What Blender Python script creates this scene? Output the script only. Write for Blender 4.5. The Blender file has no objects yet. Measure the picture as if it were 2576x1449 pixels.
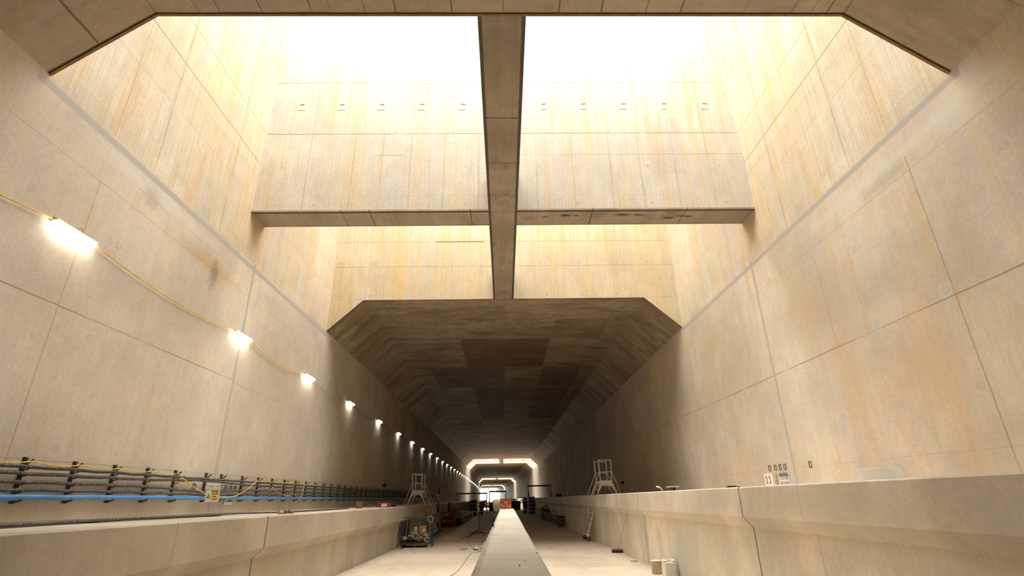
import bpy, math, random
from mathutils import Vector, Matrix
random.seed(7)
S = bpy.context.scene
COL = S.collection
PI = math.pi
# ------------------------------------------------------------------ camera (metres; lens at the origin, track floor about 2 m below)
FPX = 1284.7
R_ = Vector((0.99978889, -0.01330813, -0.01565487)); U_ = Vector((0.00945559, -0.37843338, 0.92558023)); F_ = Vector((0.01824207, 0.92553286, 0.37822765))
cam = bpy.data.objects.new('camera', bpy.data.cameras.new('camera')); COL.objects.link(cam)
cam.data.sensor_width = 36; cam.data.lens = 36*FPX/2576
cam.data.clip_start = .05; cam.data.clip_end = 3000
m = Matrix((R_, U_, -F_)).transposed().to_4x4(); cam.matrix_world = m
S.camera = cam
# ------------------------------------------------------------------ sky (bright overcast) and exposure
SKY = 6.0
w = bpy.data.worlds.new('overcast_sky'); S.world = w; w.use_nodes = True
bg = w.node_tree.nodes['Background']; bg.inputs[0].default_value = (1.0, .985, .95, 1); bg.inputs[1].default_value = SKY
S.view_settings.view_transform = 'Standard'; S.view_settings.look = 'None'; S.view_settings.gamma = 1
S.view_settings.use_curve_mapping = False
S.view_settings.exposure = 0.88
# ------------------------------------------------------------------ main dimensions
XL, XR = -7.894, 8.106
XLC, XRC = -6.39, 6.53
ZH, ZC = 6.97, 8.42
Y0, Y1, YB, YB2 = 7.0, 21.96, 14.08, 15.04
TOP = 19.0
YEND = 480.0
OPEN = [(Y0, Y1), (122., 138.), (236., 251.), (352., 367.), (440., 455.)]
def cx(Y): return 0 if Y < 30 else -7.5e-5*(Y-30)**2
def cz(Y): return 0 if Y < 22 else -.0042*(Y-22)
def g(Y): return -.005*(Y-15) if Y < 30 else -.075-.0042*(Y-30)
def fz(Y): return -2.0 + g(Y)                     # track floor
def lz(Y): return -.295 + g(Y)                    # left walkway top
def rz(Y): return .075 + g(Y)                     # right walkway top
def smp(a, b, st=12.):
    out = [a]; y = math.floor(a/st)*st+st
    while y < b-1e-6:
        if y > a+.5: out.append(y)
        y += st
    if out[-1] != b: out.append(b)
    return out
# portals: sampling guides only, where the sky enters the shafts
for i, (a, b) in enumerate(OPEN):
    for (p, q) in (((a, YB), (YB2, b)) if i == 0 else ((a, b),)):
        l = bpy.data.lights.new('skylight_portal', 'AREA'); l.shape = 'RECTANGLE'; l.size = 16; l.size_y = q-p
        l.cycles.is_portal = True
        o = bpy.data.objects.new('skylight_portal', l); COL.objects.link(o)
        o.location = ((XL+XR)/2+cx((a+b)/2), (p+q)/2, (TOP if i == 0 else 14)+cz(a)+.05)
# ------------------------------------------------------------------ node helper
class NT:
    def __init__(s, name):
        s.m = bpy.data.materials.new(name); s.m.use_nodes = True; s.t = s.m.node_tree
        s.b = s.t.nodes['Principled BSDF']
        s.uv = None
    def n(s, typ, **k):
        x = s.t.nodes.new(typ)
        for a, v in k.items(): setattr(x, a, v)
        return x
    def link(s, v, inp):
        if isinstance(v, bpy.types.NodeSocket): s.t.links.new(v, inp)
        elif isinstance(v, (tuple, list)): inp.default_value = (tuple(v)+(1,))[:len(inp.default_value)]
        else: inp.default_value = v
    def ma(s, op, a, b=0., c=0., clamp=False):
        x = s.n('ShaderNodeMath', operation=op, use_clamp=clamp); s.link(a, x.inputs[0]); s.link(b, x.inputs[1]); s.link(c, x.inputs[2]); return x.outputs[0]
    def mul(s, a, b): return s.ma('MULTIPLY', a, b)
    def add(s, a, b): return s.ma('ADD', a, b)
    def sub(s, a, b): return s.ma('SUBTRACT', a, b)
    def mx(s, a, b): return s.ma('MAXIMUM', a, b)
    def ss(s, v, a, b, lo=0., hi=1.):              # smoothstep a..b -> lo..hi
        x = s.n('ShaderNodeMapRange', interpolation_type='SMOOTHSTEP'); s.link(v, x.inputs[0])
        for i, q in enumerate((a, b, lo, hi)): s.link(q, x.inputs[i+1])
        return x.outputs[0]
    def coords(s, axes, off=0.):
        tc = s.n('ShaderNodeTexCoord'); sp = s.n('ShaderNodeSeparateXYZ'); s.t.links.new(tc.outputs['Object'], sp.inputs[0])
        d = {'X': sp.outputs[0], 'Y': sp.outputs[1], 'Z': sp.outputs[2]}
        s.U, s.V = d[axes[0]], d[axes[1]]; s.P = tc.outputs['Object']
    def vec(s, x, y, z=0.):
        c = s.n('ShaderNodeCombineXYZ'); s.link(x, c.inputs[0]); s.link(y, c.inputs[1]); s.link(z, c.inputs[2]); return c.outputs[0]
    def noise(s, su, sv, seed=0., det=3., rough=.55):
        x = s.n('ShaderNodeTexNoise'); x.noise_dimensions = '3D'
        s.link(s.vec(s.mul(s.U, su), s.mul(s.V, sv), seed), x.inputs['Vector'])
        x.inputs['Scale'].default_value = 1; x.inputs['Detail'].default_value = det; x.inputs['Roughness'].default_value = rough
        return x.outputs[0]
    def mix(s, f, a, b, mode='MIX'):
        x = s.n('ShaderNodeMix', data_type='RGBA', blend_type=mode); s.link(f, x.inputs[0]); s.link(a, x.inputs[6]); s.link(b, x.inputs[7]); return x.outputs[2]
    def line(s, axis, pos, w, lo=None, hi=None, wob=None, soft=.45):
        a, o = (s.U, s.V) if axis == 'u' else (s.V, s.U)
        if wob is not None: a = s.add(a, wob)
        d = s.ma('ABSOLUTE', s.sub(a, pos))
        r = s.ss(d, w*soft, w, 1., 0.)
        if lo is not None: r = s.mul(r, s.mul(s.ma('GREATER_THAN', o, lo), s.ma('LESS_THAN', o, hi)))
        return r
def lin(r, g_, b):
    f = lambda c: (c/255/12.92) if c/255 <= .04045 else ((c/255+.055)/1.055)**2.4
    return (f(r), f(g_), f(b))
def concrete(name, axes, base, stain=(.60, .38, .14), amt=.5, cover=.5, streak=.10, board=0., blot=.15, lines=(), discs=(), patches=(), pores=.5, grey=.3, rough=.85, horiz=False, spots=None, damp=None, wash=None):
    s = NT(name); s.coords(axes)
    su, sv = (1., .09) if not horiz else (.09, 1.)
    big = s.noise(.35, .35, 3.1, 4)
    c = s.mix(s.ss(big, .3, .7), tuple(x*(1-blot) for x in base), tuple(min(1, x*(1+blot*.6)) for x in base))
    # grey cement clouds
    gc = s.ss(s.noise(.9, .5, 9.7, 5, .6), .52, .72, 0., grey)
    lum = sum(base)/3
    c = s.mix(gc, c, (lum*1.02, lum*.99, lum*.93))
    # ochre formwork streaks
    col = s.noise(2.2*su, 2.2*sv, 1.3, 4, .6)
    fine = s.noise(14*su, 14*sv*.35, 5.5, 3, .6)
    m_ = s.ss(s.add(s.mul(col, .65), s.mul(fine, .35)), .62-.22*cover, .74-.10*cover)
    area = s.ss(s.noise(.28, .22, 7.7, 3), .30, .62, .25, 1.)
    c = s.mix(s.mul(s.mul(m_, area), amt), c, stain)
    if wash:                                         # broad ochre wash: (colour, threshold, strength)
        wm = s.ss(s.add(s.mul(s.noise(1.5*su, 1.1*sv, 41.3, 4, .6), .72), s.mul(fine, .28)), wash[1], wash[1]+.16)
        c = s.mix(s.mul(wm, wash[2]), c, wash[0])
    # per board tone
    if board:
        wn = s.n('ShaderNodeTexWhiteNoise', noise_dimensions='2D')
        s.link(s.vec(s.ma('FLOOR', s.mul(s.U, 1/1.22)), s.ma('FLOOR', s.mul(s.V, 1/2.44))), wn.inputs['Vector'])
        c = s.mix(1., c, s.mix(wn.outputs[0], (1-board,)*3, (1+board*.25,)*3), 'MULTIPLY')
    fs = s.noise(30*su, 30*sv*.2, 2.2, 2, .5)
    f2 = s.add(s.mul(s.noise(14, 14, 8.2, 5, .7), .5), s.mul(s.noise(2.6, 1.6, 18.2, 6, .72), .5))
    k = s.add(s.ss(fs, .3, .7, 1-streak, 1+streak*.5), s.ss(f2, .36, .64, -.085, .07))
    c = s.mix(1., c, s.vec(k, k, k), 'MULTIPLY')
    if damp:                                         # darker damp patches: (colour, threshold, strength)
        c = s.mix(s.mul(s.ss(s.noise(*(damp[3] if len(damp) > 3 else (.5, .5)), 12.9, 6, .68), damp[1], damp[1]+.13), damp[2]), c, damp[0])
    # blow holes and pits
    if pores:
        v = s.n('ShaderNodeTexVoronoi'); s.link(s.P, v.inputs['Vector']); v.inputs['Scale'].default_value = 5.5
        ph = s.mul(s.ss(v.outputs['Distance'], .04, .09, 1., 0.), s.ma('GREATER_THAN', s.noise(2.4, 2.4, 31., 2), .53))
        c = s.mix(s.mul(ph, pores), c, tuple(x*.3 for x in base))
    wob = s.mul(s.sub(s.noise(1.7, 1.7, 4.4, 4, .6), .5), .035)
    brk = s.ss(s.noise(1.1, 1.1, 15.4, 4), .3, .55, .35, 1.)
    for (ulo, uhi, vlo, vhi, pc, st) in patches:
        e = s.mul(s.mul(s.ss(s.U, ulo-.03, ulo+.03), s.ss(s.U, uhi-.03, uhi+.03, 1., 0.)), s.mul(s.ss(s.V, vlo-.03, vlo+.03), s.ss(s.V, vhi-.03, vhi+.03, 1., 0.)))
        c = s.mix(s.mul(e, s.ss(s.noise(.9, .9, 22.2, 5, .6), .25, .6, st*.55, st)), c, pc)
    for (u0, du, v0, dv, rad, st) in discs:          # filled tie holes, on a grid
        fu = s.sub(s.ma('FRACT', s.mul(s.sub(s.U, u0-du/2), 1/du)), .5); fv = s.sub(s.ma('FRACT', s.mul(s.sub(s.V, v0-dv/2), 1/dv)), .5)
        fu = s.mul(fu, du); fv = s.mul(fv, dv)
        d = s.ma('SQRT', s.add(s.mul(fu, fu), s.mul(fv, fv)))
        wn = s.n('ShaderNodeTexWhiteNoise', noise_dimensions='2D')
        s.link(s.vec(s.ma('FLOOR', s.mul(s.sub(s.U, u0-du/2), 1/du)), s.ma('FLOOR', s.mul(s.sub(s.V, v0-dv/2), 1/dv))), wn.inputs['Vector'])
        on = s.ma('GREATER_THAN', wn.outputs[0], .22)
        d = s.add(d, s.mul(s.sub(s.noise(5, 5, 1.9, 2), .5), rad*.7))
        halo = s.mul(s.mul(s.ss(d, rad*.9, rad*2.6, 1., 0.), on), s.ss(wn.outputs[0], .2, 1., 0., .55)); c = s.mix(halo, c, (lum*1.14, lum*1.1, lum*1.02))
        ring = s.mul(s.mul(s.ss(s.ma('ABSOLUTE', s.sub(d, rad*.8)), rad*.08, rad*.3, 1., 0.), on), st)
        fill = s.mul(s.mul(s.ss(d, rad*.75, rad*.9, 1., 0.), on), st*.5)
        c = s.mix(s.mx(fill, ring), c, (lum*.60, lum*.60, lum*.60))
    for (u, v, ru, rv, pc, st) in (spots or ()):     # single marks: soft ellipse with broken edge
        a = s.mul(s.sub(s.U, u), 1/ru); b_ = s.mul(s.sub(s.V, v), 1/rv)
        d = s.add(s.ma('SQRT', s.add(s.mul(a, a), s.mul(b_, b_))), s.mul(s.sub(s.noise(2.6/max(ru, .3), 2.6/max(rv, .3), u+v, 5, .7), .5), 1.6))
        c = s.mix(s.ss(d, .2, 1.25, st*.8, 0.), c, pc)
    for L in lines:                                  # (axis,pos,width,lo,hi,colour,strength)
        ax, pos, wd, lo, hi, lc, st = L
        r = s.line(ax, pos, wd, lo, hi, wob)
        c = s.mix(s.mul(s.mul(r, st), brk if st < .9 else 1.), c, lc)
    s.link(c, s.b.inputs['Base Color']); s.b.inputs['Roughness'].default_value = rough
    s.b.inputs['Specular IOR Level'].default_value = .25
    bp = s.n('ShaderNodeBump'); bp.inputs['Strength'].default_value = .25; bp.inputs['Distance'].default_value = .02
    s.link(s.noise(3, 3, 0, 6, .7), bp.inputs['Height']); s.t.links.new(bp.outputs[0], s.b.inputs['Normal'])
    return s.m
def plain(name, col, rough=.6, metal=0., var=.15, scale=8., emit=None, spec=.4, dirt=None):
    s = NT(name); tc = s.n('ShaderNodeTexCoord'); nz = s.n('ShaderNodeTexNoise'); nz.inputs['Scale'].default_value = scale; nz.inputs['Detail'].default_value = 4
    s.t.links.new(tc.outputs['Object'], nz.inputs['Vector'])
    c = s.mix(s.ss(nz.outputs[0], .3, .7), tuple(x*(1-var) for x in col), tuple(min(1, x*(1+var)) for x in col))
    if dirt: c = s.mix(s.ss(nz.outputs[0], .5, .62, 0., dirt[1]), c, dirt[0])
    s.link(c, s.b.inputs['Base Color']); s.b.inputs['Roughness'].default_value = rough; s.b.inputs['Metallic'].default_value = metal
    s.b.inputs['Specular IOR Level'].default_value = spec
    if emit: s.b.inputs['Emission Color'].default_value = emit[0]+(1,); s.b.inputs['Emission Strength'].default_value = emit[1]
    return s.m
# ------------------------------------------------------------------ mesh helper
class MB:
    def __init__(s): s.v = []; s.f = []; s.sm = []
    def add(s, vs, fs, smooth=False):
        o = len(s.v); s.v += [tuple(p) for p in vs]; s.f += [tuple(i+o for i in f) for f in fs]
        s.sm += [smooth if len(f) <= 4 else False for f in fs]; return s
    def box(s, c, d, rot=None, bev=0.):
        hx, hy, hz = d[0]/2, d[1]/2, d[2]/2; c = Vector(c)
        if bev:
            b = bev; vs = []
            for z, k in ((-hz, b), (-hz+b, 0), (hz-b, 0), (hz, b)):
                X, Y = hx-k, hy-k
                vs += [(-X+b, -Y, z), (X-b, -Y, z), (X, -Y+b, z), (X, Y-b, z), (X-b, Y, z), (-X+b, Y, z), (-X, Y-b, z), (-X, -Y+b, z)]
            fs = [tuple(range(7, -1, -1)), tuple(range(24, 32))]
            for r in range(3):
                for i in range(8): fs.append((r*8+i, r*8+(i+1) % 8, r*8+8+(i+1) % 8, r*8+8+i))
        else:
            vs = [(x, y, z) for z in (-hz, hz) for x, y in ((-hx, -hy), (hx, -hy), (hx, hy), (-hx, hy))]
            fs = [(3, 2, 1, 0), (4, 5, 6, 7), (0, 1, 5, 4), (1, 2, 6, 5), (2, 3, 7, 6), (3, 0, 4, 7)]
        vs = [Vector(p) for p in vs]
        if rot: vs = [rot @ p for p in vs]
        return s.add([p+c for p in vs], fs)
    def bar(s, a, b, w_, d_, up=(0, 0, 1)):           # rectangular bar between two points
        a, b = Vector(a), Vector(b); t = (b-a); L = t.length; t.normalize(); up = Vector(up)
        if abs(t.dot(up)) > .98: up = Vector((0, 1, 0))
        x = t.cross(up).normalized(); z = x.cross(t)
        R = Matrix((x, t, z)).transposed()
        return s.box((a+b)/2, (w_, L, d_), R)
    def tube(s, pts, r, n=8, cap=True, closed=False):
        pts = [Vector(p) for p in pts]; N = len(pts); vs = []; prev = None
        rr = r if isinstance(r, (list, tuple)) else [r]*N
        for i, p in enumerate(pts):
            if closed: t = pts[(i+1) % N]-pts[i-1]
            else: t = pts[min(i+1, N-1)]-pts[max(i-1, 0)]
            t.normalize()
            if prev is None:
                a = Vector((0, 0, 1)) if abs(t.z) < .9 else Vector((1, 0, 0)); x = t.cross(a).normalized()
            else:
                x = prev-t*prev.dot(t); x.normalize()
            prev = x; y = t.cross(x)
            vs += [p+(x*math.cos(2*PI*k/n)+y*math.sin(2*PI*k/n))*rr[i] for k in range(n)]
        fs = []
        for i in range(N if closed else N-1):
            j = (i+1) % N
            for k in range(n): fs.append((i*n+k, i*n+(k+1) % n, j*n+(k+1) % n, j*n+k))
        s.add(vs, fs, True)
        if cap and not closed:
            o = len(s.v)-len(vs)
            s.f += [tuple(o+k for k in range(n-1, -1, -1)), tuple(o+(N-1)*n+k for k in range(n))]; s.sm += [False, False]
        return s
    def cyl(s, a, b, r, n=16, r2=None): return s.tube([a, b], [r, r if r2 is None else r2], n)
    def lathe(s, c, prof, n=20, axis='Z', rot=None):
        vs = []; c = Vector(c)
        for (r, h) in prof:
            for k in range(n):
                a = 2*PI*k/n; p = Vector((r*math.cos(a), r*math.sin(a), h)) if axis == 'Z' else Vector((h, r*math.cos(a), r*math.sin(a))) if axis == 'X' else Vector((r*math.cos(a), h, r*math.sin(a)))
                if rot: p = rot @ p
                vs.append(p+c)
        fs = [(i*n+k, i*n+(k+1) % n, (i+1)*n+(k+1) % n, (i+1)*n+k) for i in range(len(prof)-1) for k in range(n)]
        s.add(vs, fs, True)
        o = len(s.v)-len(vs); s.f += [tuple(o+k for k in range(n-1, -1, -1)), tuple(o+(len(prof)-1)*n+k for k in range(n))]; s.sm += [False, False]
        return s
    def torus(s, c, R, r, n=24, m_=8, rot=None):
        c = Vector(c); rot = rot or Matrix.Identity(3)
        return s.tube([c+rot @ Vector((R*math.cos(2*PI*k/n), R*math.sin(2*PI*k/n), 0)) for k in range(n)], r, m_, closed=True)
    def sweep(s, prof, Ys, dz, dx=cx):               # closed (x,z) profile carried along the tunnel
        n = len(prof); vs = [(x+dx(Y), Y, z+dz(Y)) for Y in Ys for x, z in prof]
        fs = [(i*n+k, i*n+(k+1) % n, (i+1)*n+(k+1) % n, (i+1)*n+k) for i in range(len(Ys)-1) for k in range(n)]
        fs += [tuple(range(n-1, -1, -1)), tuple((len(Ys)-1)*n+k for k in range(n))]
        return s.add(vs, fs)
    def prism(s, poly, axis, a, b):                   # polygon in the plane across axis, extruded a..b
        n = len(poly)
        P = (lambda p, t: (p[0], t, p[1])) if axis == 'Y' else (lambda p, t: (t, p[0], p[1])) if axis == 'X' else (lambda p, t: (p[0], p[1], t))
        vs = [P(p, a) for p in poly]+[P(p, b) for p in poly]
        fs = [tuple(range(n-1, -1, -1)), tuple(range(n, 2*n))]+[(k, (k+1) % n, n+(k+1) % n, n+k) for k in range(n)]
        return s.add(vs, fs)
    def mesh(s, name, mat, org=(0, 0, 0)):
        me = bpy.data.meshes.new(name); o = Vector(org)
        me.from_pydata([Vector(p)-o for p in s.v], [], s.f); me.validate(); me.update()
        if len(s.sm) == len(me.polygons): me.polygons.foreach_set('use_smooth', s.sm)
        import bmesh
        b = bmesh.new(); b.from_mesh(me); bmesh.ops.recalc_face_normals(b, faces=b.faces[:]); b.to_mesh(me); b.free()
        me.materials.append(mat); return me
    def build(s, name, mat, parent=None, org=None):
        if org is None: org = world_loc(parent) if parent else (0, 0, 0)
        me = s.mesh(name, mat, org); o = bpy.data.objects.new(name, me); COL.objects.link(o)
        if parent: o.parent = parent; o.location = Vector(org)-world_loc(parent)
        else: o.location = org
        return o
def world_loc(o):
    p = Vector((0, 0, 0))
    while o: p += o.location; o = o.parent
    return p
def tag(o, label, cat, group=None, kind=None):
    o['label'] = label; o['category'] = cat
    if group: o['group'] = group
    if kind: o['kind'] = kind
    return o
def thing(name, loc, label, cat, group=None):
    o = bpy.data.objects.new(name, None); o.empty_display_size = .1; COL.objects.link(o); o.location = loc
    return tag(o, label, cat, group)
def solo(name, mb, mat, label, cat, group=None, org=None):
    return tag(mb.build(name, mat, None, org), label, cat, group)
def struct(name, mb, mat, label=None):
    o = mb.build(name, mat); o['kind'] = 'structure'
    if label: o['label'] = label
    return o
def copy_tree(o, parent=None):
    c = o.copy(); COL.objects.link(c); c.parent = parent
    for ch in list(o.children): copy_tree(ch, c)
    return c
# pixel ray to a plane (used to read positions off the survey)
def ray(x, y): return F_+R_*((x-1288)/FPX)-U_*((y-724.5)/FPX)
def on(ax, val, x, y):
    d = ray(x, y); i = 'XYZ'.index(ax); return d*(val/d[i])
def rot(x=0, y=0, z=0):
    return (Matrix.Rotation(z, 3, 'Z') @ Matrix.Rotation(y, 3, 'Y') @ Matrix.Rotation(x, 3, 'X'))
ORD = ['nearest', 'second', 'third', 'fourth', 'fifth', 'sixth', 'seventh', 'eighth', 'ninth', 'tenth', 'eleventh', 'twelfth', 'thirteenth', 'fourteenth', 'fifteenth', 'sixteenth', 'seventeenth', 'eighteenth', 'nineteenth', 'twentieth']
# ------------------------------------------------------------------ concrete materials
WALL = (.62, .535, .43)
SHAFT = (.66, .59, .475)
BR = (.30, .20, .11); GR = (.42, .39, .35); DK = (.09, .075, .06)
wl = [('v', 3.27, .018, -20, 14.9, BR, .8), ('v', 3.20, .012, 14.9, 40, BR, .5), ('v', 5.87, .013, -20, 40, BR, .45), ('v', .70, .012, 6, 60, BR, .5),
      ('u', 8.62, .016, .5, 5.9, BR, .55), ('u', 14.93, .085, -3, ZH, GR, .95), ('u', 14.66, .035, -3, 3.2, GR, .6), ('u', 12.35, .010, .7, 3.27, GR, .6), ('u', 13.1, .008, .7, 3.27, GR, .5), ('u', 11.6, .008, .7, 5.87, BR, .35),
      ('v', ZH-.16, .11, 6.8, 22, GR, .92), ('v', 6.35, .009, 9, 15, BR, .5), ('v', 5.3, .007, 16, 19, BR, .7), ('u', 19.0, .008, .7, 5.87, BR, .3)]
M_wallL = concrete('concrete_left_wall', 'YZ', WALL, wash=((.62, .47, .30), .50, .35), amt=.34, cover=.55, streak=.035, lines=wl,
    discs=[(11.6, 2.1, 2.92, 2.0, .085, .32)], spots=[(12.6, 5.95, 1.6, .30, (.50, .33, .14), .75), (12.9, 5.75, .25, .5, (.2, .17, .13), .8), (10.2, 6.5, 2.6, .22, (.66, .62, .54), .7), (16.8, 6.25, 1.5, .28, (.5, .48, .42), .8), (10.0, 6.35, .3, .3, (.38, .34, .27), .7), (8.35, 4.2, .3, .3, (.4, .32, .2), .6)])
wr = [('v', 3.23, .018, -20, 60, BR, .85), ('v', .62, .012, -20, 60, (.48, .34, .18), .5), ('v', 5.9, .013, -20, 40, BR, .45), ('u', 8.40, .022, -.2, 6.2, (.36, .25, .18), .7),
      ('u', 15.02, .085, -3, ZH, GR, .95), ('v', ZH-.12, .10, 6.8, 22, GR, .92), ('u', 11.9, .02, 3.2, 5.6, BR, .4), ('v', 4.9, .008, 9, 13, BR, .4)]
M_wallR = concrete('concrete_right_wall', 'YZ', WALL, stain=(.62, .42, .20), wash=((.64, .47, .26), .48, .5), amt=.60, cover=.75, streak=.035, lines=wr, blot=.17,
    discs=[(8.55, 1.9, 3.38, 1.75, .09, .32)], spots=[(9.5, 6.35, 2.8, .22, (.68, .64, .56), .7), (7.1, 6.4, 1.0, .6, (.72, .67, .58), .6), (9.0, 6.1, .8, .2, (.35, .32, .26), .5), (9.5, 2.2, 1.4, 1.0, (.56, .42, .25), .6), (11.8, 2.6, .5, 1.6, (.60, .45, .25), .5), (12.6, 4.6, 1.2, .9, (.60, .45, .25), .4), (19.2, 5.5, .8, 1.0, (.55, .40, .22), .5)])
sl = [('v', 10.2, .02, 0, 14.1, BR, .9), ('v', 8.9, .011, 0, 60, BR, .5), ('v', 9.7, .011, 0, 60, BR, .5), ('v', 11.43, .016, 0, 60, BR, .7), ('v', 13.7, .016, 0, 60, BR, .7), ('v', 12.5, .010, 0, 60, BR, .4), ('v', 9.95, .012, 15, 22, BR, .6),
      ('u', 8.6, .025, 0, 20, (.45, .34, .2), .7), ('u', 9.85, .035, 0, 20, (.42, .33, .2), .75), ('u', 11.3, .02, 0, 20, (.5, .38, .22), .5), ('u', 12.7, .035, 0, 20, (.42, .33, .2), .75), ('u', 16.4, .02, 0, 20, (.5, .38, .22), .5), ('u', 18.2, .02, 0, 20, (.5, .38, .22), .5)]
M_shaftS = concrete('concrete_shaft_side', 'YZ', SHAFT, stain=(.66, .42, .13), amt=.62, cover=.85, streak=.10, board=.10, blot=.08, grey=.03, wash=((.72, .52, .27), .46, .48), lines=sl, discs=[(9.5, 1.7, 8.73, 2.95, .075, .45)], pores=.3)
fl = [('v', 13.65, .018, -20, 20, BR, .75), ('v', 11.43, .02, -20, 20, BR, .85), ('v', 10.55, .012, 0.4, 20, BR, .7), ('v', 8.98, .010, -20, 20, (.6, .4, .15), .6), ('v', 10.55, .013, -4.2, -3.2, BR, .8)]
for x in (-6.35, -4.88, -3.95, -3.0, -1.9, -.75, 1.15, 2.35, 3.6, 4.6, 5.75, 6.9): fl.append(('u', x, .034, 8.4, 11.4 if abs(x) < 6 else 13.6, (.46, .39, .29), .58)); fl.append(('u', x+.15, .012, 11.4, 20, (.55, .45, .3), .4))
M_shaftA = concrete('concrete_shaft_cross_wall', 'XZ', (.69, .635, .55), stain=(.70, .47, .20), amt=.55, cover=.8, streak=.07, board=.05, blot=.08, grey=.04, wash=((.76, .56, .30), .49, .5), lines=fl, discs=[(-5.97, 1.2, 10.09, 1.43, .062, .55)], pores=.3)
fb = [('v', 11.39, .014, -20, 20, BR, .8), ('v', 11.40, .035, -3.2, -.9, (.2, .12, .05), .9), ('v', 10.1, .014, -20, 20, BR, .8), ('v', 8.45, .012, -20, -6.3, BR, .6), ('v', 8.45, .012, 6.5, 20, BR, .6)]
for x in (-6.9, -5.0, -3.1, -1.6, 1.2, 2.9, 4.5, 6.2): fb.append(('u', x, .012, 8, 20, (.55, .40, .2), .45))
M_shaftB = concrete('concrete_shaft_far_wall', 'XZ', (.70, .61, .455), stain=(.68, .43, .12), amt=.60, cover=.85, streak=.09, board=.05, blot=.08, grey=.02, wash=((.76, .54, .25), .45, .55), lines=fb, discs=[(-4.44, 1.62, 8.64, 1.62, .085, .5)], pores=.3)
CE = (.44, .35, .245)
cl = [('u', x, .02, -60, 500, (.22, .17, .12), .6) for x in (-5.59, -5.2, -2.52, .06, 2.74, 5.52, 5.9, XLC, XRC)]
cl += [('u', x, .022, -60, 7, (.16, .12, .08), .75) for x in (-4.42, -3.5, -3.15, -1.95, -.9, 1.1, 1.9, 3.4, 4.6, 6.2, -7.2)]
cl += [('v', y, .03, -8, 8.2, (.24, .18, .12), .6) for y in (25., 28.22, 34.96, 48, 53.5, 59.75, 66, 73, 80.8, 90, 100)]
cl += [('v', 41.85, .09, -8, 8.2, (.50, .46, .40), .8), ('v', 5.6, .02, -8, 8.2, (.2, .15, .1), .7), ('v', Y0-.05, .05, -9, 9, (.14, .10, .06), 1.), ('v', Y1+.04, .035, -9, 9, (.16, .12, .08), 1.), ('u', -.75, .018, 22, 500, (.5, .44, .36), .4)]
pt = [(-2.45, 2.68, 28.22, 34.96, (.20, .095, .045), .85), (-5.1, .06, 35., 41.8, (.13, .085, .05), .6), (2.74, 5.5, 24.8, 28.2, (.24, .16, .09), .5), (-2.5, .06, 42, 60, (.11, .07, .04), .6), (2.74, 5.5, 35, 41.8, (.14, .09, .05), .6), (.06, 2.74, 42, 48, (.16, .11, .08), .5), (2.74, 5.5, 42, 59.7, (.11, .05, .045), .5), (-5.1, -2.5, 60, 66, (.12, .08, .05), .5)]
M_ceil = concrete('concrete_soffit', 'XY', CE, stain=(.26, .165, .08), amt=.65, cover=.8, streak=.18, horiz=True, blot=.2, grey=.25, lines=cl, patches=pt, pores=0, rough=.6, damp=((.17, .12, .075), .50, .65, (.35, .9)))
bl = [('u', -.39, .055, -60, 500, DK, .9), ('u', .45, .055, -60, 500, DK, .9), ('v', 9.8, .03, -9, 9, DK, .8), ('v', 11.6, .022, -9, 9, DK, .8), ('v', 14.2, .02, -9, 9, DK, .6), ('v', 16.8, .02, -9, 9, BR, .8), ('v', 19.4, .02, -9, 9, BR, .8)]
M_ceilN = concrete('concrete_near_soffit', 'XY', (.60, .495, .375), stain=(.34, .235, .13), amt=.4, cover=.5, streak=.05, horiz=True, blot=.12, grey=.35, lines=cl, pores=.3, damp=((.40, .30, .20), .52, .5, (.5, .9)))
M_beam = concrete('concrete_beam', 'XY', (.44, .36, .27), stain=(.24, .16, .09), amt=.5, cover=.6, streak=.06, blot=.2, grey=.4, lines=bl, pores=0, damp=((.2, .15, .1), .52, .5), rough=.7)
ml = [('v', YB+.07, .06, -9, 9, DK, .95), ('v', YB2-.02, .025, -9, 9, DK, .8), ('u', -4.2, .022, 10, 20, DK, .8), ('u', -5.1, .02, 10, 20, DK, .8), ('u', -3.6, .014, 10, 20, DK, .5), ('u', -1.0, .03, 10, 20, DK, .7), ('u', 2.9, .03, 10, 20, DK, .8), ('u', 5.9, .02, 10, 20, DK, .8)]
M_cross = concrete('concrete_cross_beam', 'XY', (.46, .385, .295), stain=(.26, .17, .09), amt=.45, cover=.6, streak=.05, blot=.2, grey=.4, lines=ml, pores=.9, damp=((.2, .15, .1), .52, .5), rough=.75,
    spots=[(3.9, 14.40, .28, .10, (.15, .05, .02), 1.2), (4.45, 14.42, .22, .07, (.15, .05, .02), 1.1), (5.45, 14.62, .25, .09, (.15, .05, .02), 1.2), (5.85, 14.5, .25, .07, (.15, .05, .02), 1.1), (6.1, 14.55, .15, .08, (.15, .05, .02), 1.1), (2.05, 14.42, .22, .09, (.13, .05, .02), 1.2), (2.4, 14.45, .12, .06, (.13, .05, .02), 1.1), (1.4, 14.5, .12, .08, (.15, .08, .03), 1.), (.9, 14.6, .3, .3, (.36, .24, .12), .7)])
M_far = concrete('concrete_far_wall', 'YZ', (.38, .33, .27), stain=(.25, .18, .11), amt=.3, cover=.6, streak=.2, pores=0, rough=.5)
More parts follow.
